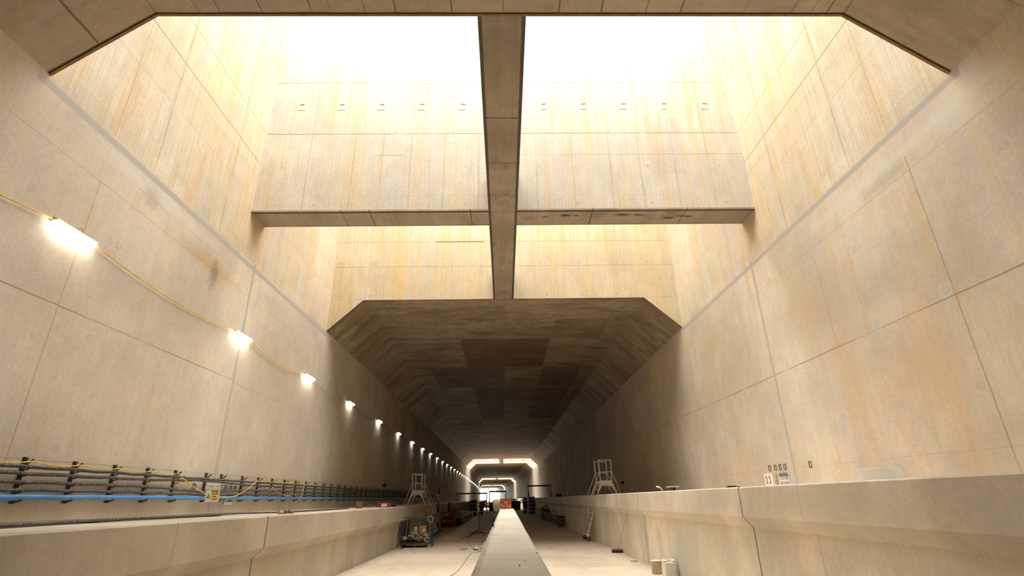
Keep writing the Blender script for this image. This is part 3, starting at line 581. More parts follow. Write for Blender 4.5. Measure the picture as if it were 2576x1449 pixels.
# ---- step ladders standing astride the walkway edges
def ladder(x0, x1, Yn, Yf, zp, zt, fx, wx, wz, hx, hz, bx, label):
    Ym = (Yn+Yf)/2; fl = fz(Ym)
    t = thing('access_ladder', ((x0+x1)/2, Ym, fl), label, 'ladder', 'aluminium access ladders')
    MB().box(((x0+x1)/2, Ym, zp), (abs(x1-x0)+.06, Yf-Yn, .05)).build('platform', ALU, t)
    for Y in (Yn, Yf):
        for k, x in ((1, x0), (-1, x1)):
            MB().tube([(x+(.035 if x0 < x1 else -.035)*k*(1 if Y == Yn else 1), Y, zp), (x, Y, zt)], .027, 8).build('post', ALU, t)
        MB().tube([(x0, Y, zt-.02), (x1, Y, zt-.02)], .022, 8).build('top_rail', ALU, t)
        MB().tube([(x0, Y, zp+.56), (x1, Y, zp+.56)], .02, 8).build('mid_rail', ALU, t)
        MB().box(((x0+x1)/2, Y, zp+.09), (abs(x1-x0)-.04, .02, .14)).build('toe_board', ALU, t)
        # apron plate with gussets, cut as an arch
        s_ = 1 if x1 > x0 else -1
        P = [(x0-.03*s_, zp+.01), (x1+.03*s_, zp+.01), (x1+.10*s_, zp-.26), (x1+.01*s_, zp-.26), (x1-.07*s_, zp-.13), (x1-.16*s_, zp-.10), (x0+.16*s_, zp-.10), (x0+.07*s_, zp-.13), (x0-.01*s_, zp-.26), (x0-.10*s_, zp-.26)]
        ap = MB().prism(P, 'Y', Y-.012, Y+.012).build('apron', ALU, t)
        if Y == Yn:
            m_ = MB()
            for k in range(9): m_.box((x0+(x1-x0)*(.33+.042*k), Y-.016, zp-.052+.006*((k*7) % 3-1)), (.017, .004, .045-.008*(k % 3)))
            m_.build('red_lettering', REDP, ap)
        MB().bar((x0, Y, zp-.04), (fx, Y, fl+.30), .05, .11, (0, 1, 0)).build('stringer', ALU, t)
        if Y == Yn:
            q = .33; MB().box((x0+(fx-x0)*q, Y-.03, zp+(fl+.3-zp)*q), (.03, .006, .26), rot(0, math.atan2(fx-x0, fl+.3-zp)+PI, 0)).build('sticker', REDP, t)
        MB().bar((x1, Y, zp-.04), (wx, Y, wz+.02), .05, .09, (0, 1, 0)).build('leg', ALU, t)
        MB().box((wx, Y, wz+.02), (.07, .06, .04)).build('foot', BLACK, t)
        pts = [(x0, Y, zp+.52)]+[(x0+(hx-x0)*q, Y, zp+.52+(hz-zp-.52)*q) for q in (.3, .6, .9)]+[(hx-.02*(1 if hx > x0 else -1), Y, hz-.10), (hx+(.07 if x0 < x1 else -.07), Y, hz-.19), (bx, Y, hz-.22)]
        MB().tube(pts, .018, 8).build('handrail', ALU, t)
        MB().tube([(x1, Y, zp+.56), (x1+(wx-x1)*2.1, Y, wz)], .016, 8).build('brace_rail', ALU, t)
        MB().box((fx, Y, fl+.27), (.16, .12, .12), None, .01).build('base_block', ALU, t)
        cs = MB(); cs.box((fx+.02, Y-.04, fl+.17), (.05, .008, .16)).box((fx+.02, Y+.04, fl+.17), (.05, .008, .16)); f = cs.build('castor_fork', STEEL, t)
        MB().lathe((fx+.04, Y, fl+.105), [(.03, -.025), (.10, -.022), (.105, 0), (.10, .022), (.03, .025)], 16, 'Y').build('wheel', RUBBER, f)
    n = 8
    for k in range(1, n+1):
        q = k/(n+.6); x = x0+(fx-x0)*q; z = zp+(fl+.3-zp)*q
        MB().box((x, Ym, z), (.17, Yf-Yn, .035)).build('tread', ALU, t)
    MB().box((x1+(wx-x1)*.55, Ym, zp+(wz-zp)*.55), (.13, Yf-Yn, .03)).build('tread', ALU, t)
    return t
ladder(4.81, 5.45, 27.5, 28.8, .53, 1.68, 4.02, 5.64, rz(28), 4.06, -.62, 4.36, 'tall aluminium step ladder over the right walkway edge')
ladder(-5.04, -5.65, 33.5, 34.8, .29, 1.39, -4.22, -5.86, lz(34), -4.27, -.72, -4.52, 'tall aluminium step ladder over the left walkway edge, behind the blue cage')
# ---- blue wire stillage and what is in it
zf = fz(26); X0s, X1s, Ya, Yz = -4.74, -3.42, 25.7, 26.9; zt = -.80
t = thing('stillage_cage', ((X0s+X1s)/2, 26.3, zf), 'blue steel stillage cage full of site scrap beside the left walkway', 'cage')
SB = plain('blue_painted_steel', (.05, .10, .23), .5, .2, .2, 20, dirt=((.25, .2, .14), .5)); TAN = plain('tan_steel', (.40, .32, .21), .7, 0, .3, 20)
for x in (X0s, X1s):
    for Y in (Ya, Yz):
        MB().box((x, Y, (zf+.1+zt)/2), (.06, .06, zt-zf-.1)).build('post', SB, t)
        MB().prism([(x-.07, zf), (x+.07, zf), (x+.035, zf+.13), (x-.035, zf+.13)], 'Y', Y-.06, Y+.06).build('foot', TAN, t)
MB().box(((X0s+X1s)/2, Ya, zt-.03), (X1s-X0s, .045, .045)).build('top_rail', SB, t)
MB().box(((X0s+X1s)/2, Yz, zt-.03), (X1s-X0s, .045, .045)).build('top_rail', SB, t)
for x in (X0s, X1s): MB().box((x, (Ya+Yz)/2, zt-.03), (.045, Yz-Ya, .045)).build('top_rail', SB, t)
MB().box(((X0s+X1s)/2, (Ya+Yz)/2, zf+.16), (X1s-X0s+.04, Yz-Ya+.04, .07)).build('deck', DARKST, t)
mm = MB()
for k in range(14): mm.box((X0s+(X1s-X0s)*(k+.5)/14, Yz, (zf+.2+zt)/2), (.008, .008, zt-zf-.2))
for k in range(10): mm.box(((X0s+X1s)/2, Yz, zf+.25+k*.10), (X1s-X0s, .008, .008))
mm.build('back_mesh', DARKST, t)
for x in (X0s, X1s):
    mm = MB()
    for k in range(12): mm.box((x, Ya+(Yz-Ya)*(k+.5)/12, (zf+.2+zt)/2), (.008, .008, zt-zf-.2))
    for k in range(10): mm.box((x, (Ya+Yz)/2, zf+.25+k*.10), (.008, Yz-Ya, .008))
    mm.build('side_mesh', DARKST, t)
CARD = plain('cardboard', (.42, .22, .11), .9); CARDL = plain('paper_label', (.75, .72, .68), .8)
zd = zf+.20
t = thing('cardboard_box', (-3.80, 26.25, zd+.2), 'brown cardboard box with a white label inside the blue cage', 'box', None)
Rb = rot(.12, -.14, .1); MB().box((-3.80, 26.25, zd+.42), (.36, .30, .46), Rb, .008).build('carton', CARD, t)
cl_ = MB().box((-3.745, 26.085, zd+.42), (.13, .006, .26), Rb).build('label', CARDL, t)
MB().box((-3.745, 26.079, zd+.47), (.09, .004, .03), Rb).box((-3.745, 26.082, zd+.41), (.09, .004, .03), Rb).box((-3.745, 26.085, zd+.35), (.09, .004, .03), Rb).build('print', DARKST, cl_)
PVC = plain('dusty_white_plastic', (.55, .47, .36), .6, 0, .2, 10); HOSE = plain('grey_hose', (.42, .37, .29), .6, 0, .2, 12)
solo('plastic_tube', MB().lathe((-4.12, 26.3, zd+.38), [(.075, -.24), (.085, -.23), (.08, 0), (.085, .23), (.07, .24), (.06, .05)], 14, 'Z', rot(.1, -.25, 0)), PVC, 'pale plastic tube sticking up in the blue cage', 'tube')
for k, (x, z, R, lab) in enumerate(((-4.07, .24, .14, 'coiled pale hose at the front of the blue cage'), (-3.55, .11, .11, 'small shiny hose coil at the lower right of the blue cage'))):
    m_ = MB()
    pts = [(x+(R+.012*math.sin(a*.37))*math.cos(a), 25.86+.025*a/6.28, zd+z+(R-.02)*math.sin(a)) for a in [i*PI/9 for i in range(3*18)]]
    solo('hose_coil', m_.tube(pts, .016, 6), HOSE if k == 0 else ALU, lab, 'hose')
def crumple(c, r, seed, mat, name, lab, cat, sq=(1, 1, .7)):
    rn = random.Random(seed); m_ = MB(); n, k_ = 12, 8; vs = []
    for i in range(k_+1):
        th = PI*i/k_
        for j in range(n):
            ph = 2*PI*j/n; q = r*(1+rn.uniform(-.28, .22)) if 0 < i < k_ else r*.8
            vs.append((c[0]+q*sq[0]*math.sin(th)*math.cos(ph), c[1]+q*sq[1]*math.sin(th)*math.sin(ph), max(c[2]-r*sq[2]*.8, c[2]+q*sq[2]*math.cos(th))))
    fs = [(i*n+j, i*n+(j+1) % n, (i+1)*n+(j+1) % n, (i+1)*n+j) for i in range(k_) for j in range(n)]
    m_.add(vs, fs, True); return solo(name, m_, mat, lab, cat)
CLOTH = plain('dusty_cloth', (.46, .38, .26), .9, 0, .3, 9); SACKM = plain('grey_plastic_sheet', (.20, .185, .16), .5, 0, .3, 12, dirt=((.45, .4, .3), .6))
crumple((-4.58, 25.92, zd+.16), .13, 3, CLOTH, 'rag_bundle', 'crumpled cream rag at the left of the blue cage', 'rag')
crumple((-4.30, 26.6, zd+.20), .17, 5, CLOTH, 'crumpled_sack', 'tan paper sack behind the hose in the blue cage', 'sack', (1, 1, 1.2))
crumple((-3.62, 26.0, zd+.28), .14, 7, plain('pinkish_plastic', (.42, .29, .21), .6, 0, .3, 15), 'crumpled_wrapping', 'pinkish crumpled wrapping beside the cardboard box', 'wrapping')
crumple((-3.93, 25.95, zd+.15), .15, 9, SACKM, 'crumpled_wrapping', 'clear crumpled plastic under the cardboard box', 'wrapping', (1.4, .8, .8))
crumple((-4.35, 25.95, zd+.12), .14, 11, plain('black_plastic', (.03, .028, .025), .5), 'rubbish_bag', 'black plastic bag low in the blue cage', 'bag', (1.3, .9, .8))
solo('grey_duct', MB().cyl((-4.45, 25.95, zd+.27), (-4.12, 26.1, zd+.22), .04, 10), HOSE, 'short grey duct lying on the rubbish in the blue cage', 'duct')
solo('black_conduit', MB().cyl((-4.52, 26.3, zd+.0), (-4.50, 26.5, zt-.14), .045, 10), BLACK, 'black conduit standing upright in the left of the blue cage', 'pipe')
solo('short_plank', MB().bar((-4.66, 26.3, zd+.02), (-4.58, 26.6, zd+.70), .09, .02, (1, 0, 0)), CARD, 'short brown timber standing inside the cage behind its left post', 'plank')
m_ = MB()
for k, (dx, R) in enumerate(((0, .13), (.03, .115), (-.015, .14))): m_.torus((X1s+.02+dx*.3, Ya-.05-.018*k, zt-.10-dx), R, .012, 22, 6, rot(PI/2, 0, 0))
m_ = MB(); pts = [((X1s+.02)+(.125+.012*math.sin(a*.31))*math.cos(a), Ya-.045-.011*a/6.28, zt-.10+(.125+.01*math.cos(a*.4))*math.sin(a)) for a in [i*PI/10 for i in range(80)]]
solo('hose_coil', m_.tube(pts, .010, 6), plain('tan_hose', (.50, .38, .22), .6), 'tan hose coil hung on the front right corner of the blue cage', 'hose')
solo('timber_plank', MB().bar((-4.84, 25.45, zf+.01), (-4.80, 26.1, zf+.88), .12, .025, (1, 0, 0)), plain('raw_timber', (.50, .36, .19), .8, 0, .2, 6), 'narrow raw plank leaning between the left walkway and the blue cage', 'plank')
solo('small_offcut', MB().box((-4.55, 25.2, fz(25)+.012), (.17, .06, .024), rot(0, 0, .2)), DARKST, 'dark flat offcut on the floor in front of the blue cage', 'offcut')
solo('small_offcut', MB().lathe((-4.15, 25.55, fz(25)+.02), [(.03, -.02), (.055, 0), (.03, .03)], 9).box((-4.05, 25.6, fz(25)+.03), (.12, .08, .05), rot(0, 0, .5)), DARKST, 'rubble lump under the front of the blue cage', 'rubble')
# ---- far left lane
PR_ = plain('dark_red_paint', (.26, .012, .01), .5); PW = plain('dusty_pole_white', (.45, .38, .34), .6)
def pole(x, Y, top, bands, r, lab):
    zf_ = fz(Y); t = thing('marker_pole', (x, Y, zf_), lab, 'pole', 'red and white marker poles')
    for a, b, m_ in bands: MB().cyl((x, Y, zf_+a), (x, Y, zf_+b), r, 12).build('band', m_, t)
    MB().cyl((x, Y, zf_), (x, Y, zf_+.05), r*3.5, 12).build('base', DARKST, t)
    MB().bar((x, Y-.02, zf_+.04), (x+.35, Y, zf_+.04), .05, .04).build('foot', DARKST, t)
    MB().bar((x, Y-.02, zf_+.6), (x+.22, Y, zf_+.06), .03, .03).build('strut', DARKST, t)
pole(-4.60, 38.5, 2.9, ((.05, .55, PR_), (.55, 1.2, PW), (1.2, 1.85, PR_), (1.85, 2.35, PW), (2.35, 2.92, PR_)), .072, 'tall red and white banded pole by the left walkway')
pole(-4.55, 45.5, 1.8, ((.05, .7, BLACK), (.7, 1.1, PW), (1.1, 1.85, PR_)), .085, 'shorter red and white pole behind the red compressor')
Yc = 43.4; zf_ = fz(Yc); t = thing('air_compressor', (-4.55, Yc, zf_), 'dark red wheeled compressor on the floor beside the left walkway', 'compressor')
MB().lathe((-4.5, Yc, zf_+.42), [(.05, -.42), (.22, -.38), (.27, -.28), (.27, .28), (.22, .38), (.05, .42)], 18, 'X').build('tank', PR_, t)
MB().box((-4.5, Yc, zf_+.72), (.42, .3, .22), None, .03).build('motor_cover', PR_, t)
for x in (-4.75, -4.25): MB().lathe((x, Yc-.2, zf_+.14), [(.05, -.03), (.14, -.025), (.14, .025), (.05, .03)], 14, 'X').build('wheel', BLACK, t)
MB().box((-4.66, Yc-.285, zf_+.48), (.10, .004, .15)).build('label', SIGNW, t)
MB().tube([(-4.1, Yc, zf_+.3), (-3.9, Yc, zf_+.55), (-3.9, Yc, zf_+.8), (-4.1, Yc, zf_+.85)], .02, 6).build('handle', ORANGE, t)
t = thing('red_canister', (-4.12, 44.9, fz(45)), 'upright dark red canister behind the compressor', 'canister')
MB().box((-4.12, 44.9, fz(45)+.65), (.42, .35, 1.25), None, .04).build('body', PR_, t); MB().cyl((-4.12, 44.9, fz(45)+1.27), (-4.12, 44.9, fz(45)+1.36), .06, 10).build('cap', BLACK, t)
crumple((-4.15, 43.9+2, fz(46)+.28), .27, 21, SACKM, 'grey_sack', 'slumped grey sack right of the red compressor', 'sack', (.9, 1, 1.3))
solo('dark_sheet_pile', MB().box((-4.2, 49., fz(49)+.14), (.9, 2.2, .28), rot(0, 0, .1)).box((-4.25, 49., fz(49)+.36), (.6, 1.4, .14), rot(0, 0, -.15)), plain('dark_brown_pile', (.06, .035, .025), .9), 'low dark pile of sheets along the left walkway', 'pile')
t = thing('work_table', (-3.65, 55., fz(55)), 'pale work table standing in the dark left lane', 'table'); z_ = fz(55)
MB().box((-3.68, 55., z_+.94), (1.35, .8, .05)).build('table_top', PVC, t)
for x in (-4.2, -3.15):
    for Y in (54.7, 55.3): MB().box((x, Y, z_+.46), (.05, .05, .92)).build('leg', ALU, t)
MB().prism([(-4.25, z_+.9), (-3.1, z_+.9), (-3.1, z_+.7), (-3.4, z_+.62), (-4.0, z_+.45), (-4.25, z_+.1)], 'Y', 54.66, 54.68).build('side_panel', PVC, t)
t = thing('pedestrian_barrier', (-1.72, 37., fz(37)), 'thin pale metal barrier standing in the left lane near the pipes', 'barrier', 'metal barriers')
GALV = plain('pale_metal_tube', (.55, .48, .36), .45, .4, .15, 10)
MB().tube([(-1.68, 34.3, fz(34)), (-1.68, 34.3, -.98), (-1.72, 34.6, -.90), (-1.78, 39.8, -.88), (-1.78, 40., -.98), (-1.78, 40., fz(40))], .022, 8).build('frame', GALV, t)
for k in range(4): MB().tube([(-1.69-.02*k, 35.4+k*1.1, -.92), (-1.69-.02*k, 35.4+k*1.1, fz(36)+.12)], .006, 5).build('upright', DARKST, t)
MB().tube([(-1.70, 34.4, fz(35)+.12), (-1.78, 39.9, fz(40)+.12)], .015, 6).build('bottom_rail', DARKST, t)
for k, (a, b) in enumerate((((-2.3, 30.6), (-1.2, 34.2)), ((-2.0, 30.9), (-1.35, 34.8)), ((-2.15, 33.5), (-1.1, 31.8)), ((-1.9, 32.), (-1.2, 35.)))):
    solo('loose_rod', MB().tube([(a[0], a[1], fz(a[1])+.03+.04*k), ((a[0]+b[0])/2, (a[1]+b[1])/2, fz(32)+.16+.05*k), (b[0], b[1], fz(b[1])+.10+.05*k)], .02, 6), DARKST, 'dark rod in the tangle at the foot of the pale barrier, %s' % ('lowest and longest', 'crossing over the lowest', 'slanting towards the viewer', 'topmost')[k], 'rod', 'tangled rods by the barrier')
def PXp(Y): return -.94-.0078*(Y-25.4)
yy = 23.0
for k in range(7):
    b = yy+5.2; t = thing('drain_pipe', (PXp(yy), yy, fz(yy)+.1), 'pale drain pipe lying along the centre wall, %s length' % ORD[k], 'pipe', 'drain pipes beside the centre wall')
    MB().cyl((PXp(yy)+.02, yy, fz(yy)+.10), (PXp(b)+.02, b-.02, fz(b)+.10), .085, 14).build('barrel', PVC if k < 3 else HOSE, t)
    MB().cyl((PXp(yy)+.02, yy+.0, fz(yy)+.11), (PXp(yy)+.02, yy+.45, fz(yy)+.11), .112, 14).build('socket', PVC if k < 3 else HOSE, t)
    yy = b
pts = [(PXp(26)+.02+.16*math.cos(a), 26.2+.16*a, fz(26)+.15+.14*math.sin(a)) for a in [i*PI/8 for i in range(64)]]
solo('wire_coil', MB().tube(pts, .009, 5), HOSE, 'loose wire coil wrapped round the nearest drain pipe', 'wire')
t = thing('floor_light', (-1.23, 23.9, fz(24)), 'small shiny white lamp lying on the left floor with a thin lead', 'lamp')
MB().lathe((-1.23, 23.9, fz(24)), [(.11, 0), (.11, .03), (.07, .04)], 16).build('base', DARKST, t)
MB().lathe((-1.21, 23.9, fz(24)+.04), [(.09, 0), (.088, .04), (.065, .08), (.02, .10)], 16).build('globe', SIGNW, t)
def fl_px(x, y, h=0.):
    d = ray(x, y); q = 10.
    for _ in range(30): q = (fz(q)+h)/d.z*d.y
    return d*(q/d.y)
MB().tube([fl_px(*p, .01) for p in ((1197, 1383), (1190, 1378), (1183, 1372), (1178, 1366), (1174, 1358))], .008, 5).build('lead', DARKST, t)
solo('brown_cable', MB().tube([fl_px(*p, .01) for p in ((1207, 1387), (1198, 1389), (1187, 1392), (1180, 1397), (1172, 1409), (1163, 1422), (1152, 1436), (1138, 1446), (1120, 1456))], .008, 5), plain('brown_cord', (.34, .22, .11)), 'thin brown cable curling across the left floor to the near edge', 'cable')
solo('floor_scrap', MB().tube([fl_px(*p, .012) for p in ((1158, 1383), (1163, 1381), (1168, 1382), (1176, 1380))], .014, 5), DARKST, 'dark bit of wire on the left floor', 'wire')
# ---- on the centre wall
t = thing('red_box', (.05, 20.0, -.40), 'weathered red box on the far end of the centre wall', 'box')
RW = plain('worn_red', (.42, .07, .05), .8, 0, .25, 9, dirt=((.50, .36, .27), .7))
bxm = MB().box((.055, 20.0, -.245), (.37, .30, .31)).build('body', RW, t); MB().box((.055, 20.0, -.08), (.39, .32, .03)).build('lid', RW, t)
crumple((-.30, 20.6, -.30), .17, 31, plain('grey_tan_sheet', (.36, .32, .25), .8), 'draped_sack', 'grey sack sagging off the left of the centre wall beside the red box', 'sack', (.8, 1.2, 1.3))
t = thing('edge_clamp', (-.17, 8.1, -.4), 'tiny dark clamp on the left edge of the centre wall', 'clamp')
MB().box((-.165, 8.1, -.385), (.018, .10, .03)).build('jaw', DARKST, t); MB().cyl((-.165, 8.12, -.37), (-.165, 8.12, -.345), .006, 8).build('screw', STEEL, t)
for k, (x, y) in enumerate(((1350, 1392), (1307, 1424), (1320, 1411), (1268, 1380))):
    q = ray(x, y); q = q*(-.4/q.z)
    solo('stone_chip', MB().lathe((q.x, q.y, -.396), [(.003, -.003), (.0055-.001*k, .0), (.003, .003)], 7), DARKST, 'dark stone chip on the top of the centre wall', 'stone', 'chips on the centre wall')
# ---- left walkway clutter
def wl_at(x, y, X): # direction through a pixel column, placed at lateral X on the left walkway
    d = ray(x, y); q = X/d.x; return Vector((X, d.y*q, lz(d.y*q)))
mat_ = MB(); vs = []
for Y, a, b in ((3., -7.5, -5.6), (6.7, -7.4, -5.92), (9.5, -7.2, -6.2), (11.5, -6.5, -5.8)): vs += [(a, Y, lz(Y)+.002), (b, Y, lz(Y)+.002), (b, Y, lz(Y)+.03), (a, Y, lz(Y)+.03)]
mat_.add(vs, [(i*4+k, i*4+(k+1) % 4, i*4+4+(k+1) % 4, i*4+4+k) for i in range(3) for k in range(4)]+[(3, 2, 1, 0), (12, 13, 14, 15)])
solo('rubber_mat', mat_, plain('dusty_rubber', (.085, .08, .075), .8, 0, .3, 4), 'long dark rubber sheet lying on the near left walkway', 'mat')
for k, dx in enumerate((0, .12, .25)):
    solo('trailing_cable', MB().tube([(-5.9-dx*.8+.08*math.sin(Y*1.3+k), Y, lz(Y)+.035) for Y in [4+i*.5 for i in range(18)]]+[(-5.3-dx*.5, 13.3, lz(13)+.03), (-5.25-dx, 16, lz(16)+.03), (-5.6-dx, 20, lz(20)+.03)], .022, 6), RUBBER, 'dark cable trailing along the left walkway top, %s of three' % ('nearest the edge', 'middle', 'nearest the wall')[k], 'cable', 'cables on the left walkway')
t = thing('power_tool', (-4.92, 12.4, lz(12.4)), 'dark hand tool with tan ends lying on the left walkway edge', 'tool'); z_ = lz(12.4)
MB().box((-4.95, 12.65, z_+.045), (.09, .36, .07), None, .012).build('body', DARKST, t)
MB().cyl((-4.93, 12.2, z_+.045), (-4.94, 12.48, z_+.045), .036, 12).build('grip', TAN, t)
MB().torus((-4.90, 12.62, z_+.06), .035, .012, 14, 6, rot(0, PI/2, 0)).build('ring', TAN, t)
MB().bar((-4.90, 12.75, z_+.02), (-4.82, 12.8, z_+.01), .02, .02).build('trigger', DARKST, t)
q = wl_at(903, 1270, -5.6); t = thing('brown_bucket', q, 'small brown bucket on the left walkway behind the red toolbox', 'bucket')
MB().lathe(q, [(.11, 0), (.125, .24), (.13, .25)], 14).build('pail', plain('brown_plastic', (.30, .20, .11), .7), t); MB().lathe(q+Vector((0, 0, .25)), [(.135, 0), (.135, .02)], 14).build('rim', DARKST, t)
q = wl_at(968, 1270, -5.15); t = thing('toolbox', q, 'bright red toolbox with pale panel on the left walkway', 'toolbox')
MB().box(q+Vector((0, 0, .09)), (.50, .24, .17), None, .02).build('case', RED, t); MB().box(q+Vector((0, -.122, .085)), (.22, .012, .12)).build('front_panel', ALU, t)
MB().tube([q+Vector((-.10, 0, .17)), q+Vector((-.10, 0, .20)), q+Vector((.10, 0, .20)), q+Vector((.10, 0, .17))], .010, 6).build('handle', RED, t)
for s__ in (-1, 1): MB().box(q+Vector((s__*.17, -.124, .12)), (.04, .012, .05)).build('latch', BLACK, t)
q = wl_at(990, 1270, -5.3); solo('cloth_lump', MB().lathe(q+Vector((.0, 0, .0)), [(.12, 0), (.13, .08), (.06, .15)], 9), BLACK, 'black lump beside the red toolbox', 'bag')
q = wl_at(938, 1272, -5.7); pts = [q+Vector((.30*math.cos(a)*(1-.02*a), .35*math.sin(a), .02+.03*abs(math.sin(a*.7))+.004*a)) for a in [i*PI/7 for i in range(46)]]
solo('cable_heap', MB().tube(pts, .015, 6), RUBBER, 'heap of black cable on the left walkway left of the red toolbox', 'cable')
for k, px in enumerate((1119, 1127)):
    q = wl_at(px, 1262, -4.9-.3*(1-k)); t = thing('plastic_bottle', q, 'tiny pale bottle on the far left walkway, %s of the pair' % ('left', 'right')[k], 'bottle', 'bottles on the left walkway')
    MB().lathe(q, [(.045, 0), (.05, .02), (.05, .17), (.02, .22)], 10).build('body', WHITE if k else PVC, t); MB().cyl(q+Vector((0, 0, .22)), q+Vector((0, 0, .25)), .018, 8).build('cap', SIGNW, t)
# ---- right walkway and floor
def wr_at(x, y, X):
    d = ray(x, y); q = X/d.x; return Vector((X, d.y*q, rz(d.y*q)))
q = wr_at(2212, 1195, 6.0); t = thing('white_tub', q, 'white plastic drum standing on the near right walkway', 'drum')
MB().lathe(q, [(.29, 0), (.30, .01), (.30, .205), (.305, .21), (.29, .215)], 40).build('shell', plain('satin_white', (.90, .90, .90), .35, 0, .02), t)
q = wr_at(1666, 1234, 4.7); t = thing('paint_roller', q, 'white roller handle poking above the right walkway edge', 'roller')
MB().tube([q, q+Vector((0, 0, .07)), q+Vector((-.04, 0, .10))], .012, 6).build('rod', WHITE, t); MB().tube([q+Vector((-.03, 0, .095)), q+Vector((-.08, 0, .125)), q+Vector((-.17, 0, .145))], [.014, .022, .02], 8).build('grip', WHITE, t)
q = wr_at(1693, 1234, 4.9); t = thing('small_trestle', q, 'small grey trestle on the right walkway beyond the joint', 'trestle')
MB().box(q+Vector((0, 0, .125)), (.30, .3, .025)).build('top', ALU, t)
for s__ in (-.11, .11): MB().box(q+Vector((s__*.4, 0, .06)), (.02, .2, .115)).build('leg', DARKST, t)
q = wr_at(1845, 1226, 4.6); solo('steel_offcut', MB().box(q+Vector((0, 0, .015)), (.26, .1, .02)).box(q+Vector((-.02, 0, .032)), (.16, .06, .015)), DARKST, 'flat dark offcut on the right walkway beside the joint', 'offcut')
q = wr_at(1406, 1249, 4.9); solo('black_case', MB().box(q+Vector((0, 0, .12)), (.48, .3, .22), None, .02).tube([q+Vector((-.08, -.16, .2)), q+Vector((-.08, -.19, .2)), q+Vector((.08, -.19, .2)), q+Vector((.08, -.16, .2))], .01, 5), BLACK, 'black case on the far right walkway', 'case')
q = wr_at(1428, 1248, 4.8); t = thing('plastic_bottle', q, 'tall pale bottle on the right walkway near the black case', 'bottle'); MB().lathe(q, [(.05, 0), (.055, .02), (.055, .20), (.02, .27)], 10).build('body', WHITE, t); MB().cyl(q+Vector((0, 0, .27)), q+Vector((0, 0, .30)), .02, 8).build('cap', SIGNW, t)
b0 = fl_px(1555, 1391); t = thing('broom', b0, 'wide broom leaning against the right walkway', 'broom')
Rz = rot(0, 0, -.35); MB().box(b0+Vector((0, 0, .105)), (.46, .06, .045), Rz).build('head', plain('broom_wood', (.16, .10, .06), .8), t)
bm_ = MB(); rn = random.Random(2)
for k in range(46):
    for j in range(3): p = Rz @ Vector((-.22+k*.0098, -.02+j*.02, 0)); bm_.bar(b0+p+Vector((0, 0, .09)), b0+p*1.04+Vector((rn.uniform(-.006, .006), rn.uniform(-.01, .01), .004)), .007, .007)
bm_.build('bristles', plain('bristle_brown', (.10, .065, .045), .9), t)['kind'] = 'stuff'
ht = on('X', 4.41, 1577, 1287); ht = on('X', 4.425, 1577, 1287)
MB().cyl(b0+Vector((0, 0, .12)), ht, .015, 8).build('handle', plain('broom_handle', (.66, .55, .40), .7), t)
c = Vector((4.13, 15.75, fz(15.75))); t = thing('plastic_bucket', c, 'dusty pale bucket with a lid on the right floor', 'bucket')
MB().lathe(c, [(.115, 0), (.125, .01), (.14, .26), (.14, .30), (.135, .31)], 24).build('pail', plain('bucket_beige', (.50, .40, .26), .6, 0, .15, 6), t)
MB().lathe(c+Vector((0, 0, .25)), [(.148, 0), (.15, .01), (.148, .02)], 24).build('collar', PVC, t); MB().lathe(c+Vector((0, 0, .31)), [(.15, 0), (.153, .008), (.15, .018), (.12, .02)], 24).build('lid', SIGNW, t)
MB().tube([c+Vector((.145, 0, .27)), c+Vector((.16, -.03, .18)), c+Vector((.15, -.08, .12)), c+Vector((.13, -.1, .10))], .005, 5).build('handle', STEEL, t)
c = Vector((4.22, 14.85, fz(14.85))); t = thing('jerrycan', c, 'tall white plastic jerrycan with orange stained foot beside the bucket', 'jerrycan')
JW = plain('jerrycan_white', (.78, .74, .66), .4, 0, .04, 5); 
MB().box(c+Vector((0, 0, .195)), (.31, .25, .39), None, .03).build('body', JW, t)
for s__ in (-1, 1): MB().box(c+Vector((s__*.105, 0, .405)), (.10, .22, .06), None, .02).build('shoulder', JW, t)
MB().cyl(c+Vector((-.01, -.05, .39)), c+Vector((-.01, -.05, .445)), .032, 14).build('cap', SIGNW, t)
MB().tube([c+Vector((.0, -.02, .39)), c+Vector((.0, .0, .435)), c+Vector((.0, .07, .435)), c+Vector((.0, .10, .40))], .014, 8).build('handle', JW, t)
MB().box(c+Vector((0, 0, .03)), (.313, .253, .055), None, .02).build('stained_foot', plain('orange_dust', (.55, .34, .14), .8, 0, .25, 14), t)
rn = random.Random(5); gm = MB()
for k in range(420):
    Y = rn.uniform(12.3, 14.66); r_ = rn.uniform(.008, .028); x = 4.44-abs(rn.gauss(0, .09))-r_; z = fz(Y)+r_*.5+max(0, .07-(4.44-x)*.45)*rn.random()
    gm.box((x, Y, z), (r_*2, r_*1.6, r_*1.2), rot(rn.random()*3, rn.random()*3, rn.random()*3))
solo('rubble', gm, plain('rubble_brown', (.36, .27, .19), .95, 0, .35, 30), 'line of small rubble at the foot of the right walkway', 'rubble')['kind'] = 'stuff'
c = Vector((4.15, 14.1, fz(14.1))); solo('small_block', MB().box(c+Vector((0, 0, .04)), (.12, .10, .08), rot(0, 0, .2)).box(c+Vector((0, -.052, .04)), (.02, .006, .06), rot(0, 0, .2)).box(c+Vector((.035, -.046, .04)), (.02, .006, .06), rot(0, 0, .2)), plain('grey_block', (.16, .16, .15), .7), 'small dark grey block on the floor right of the jerrycan', 'block')
c = fl_px(1595, 1413); solo('flat_offcut', MB().box(c+Vector((0, 0, .015)), (.20, .09, .02), rot(0, .05, -.5)).box(c+Vector((.05, 0, .032)), (.08, .07, .012), rot(0, 0, -.4)), HOSE, 'flat grey offcut lying on the right floor', 'offcut')
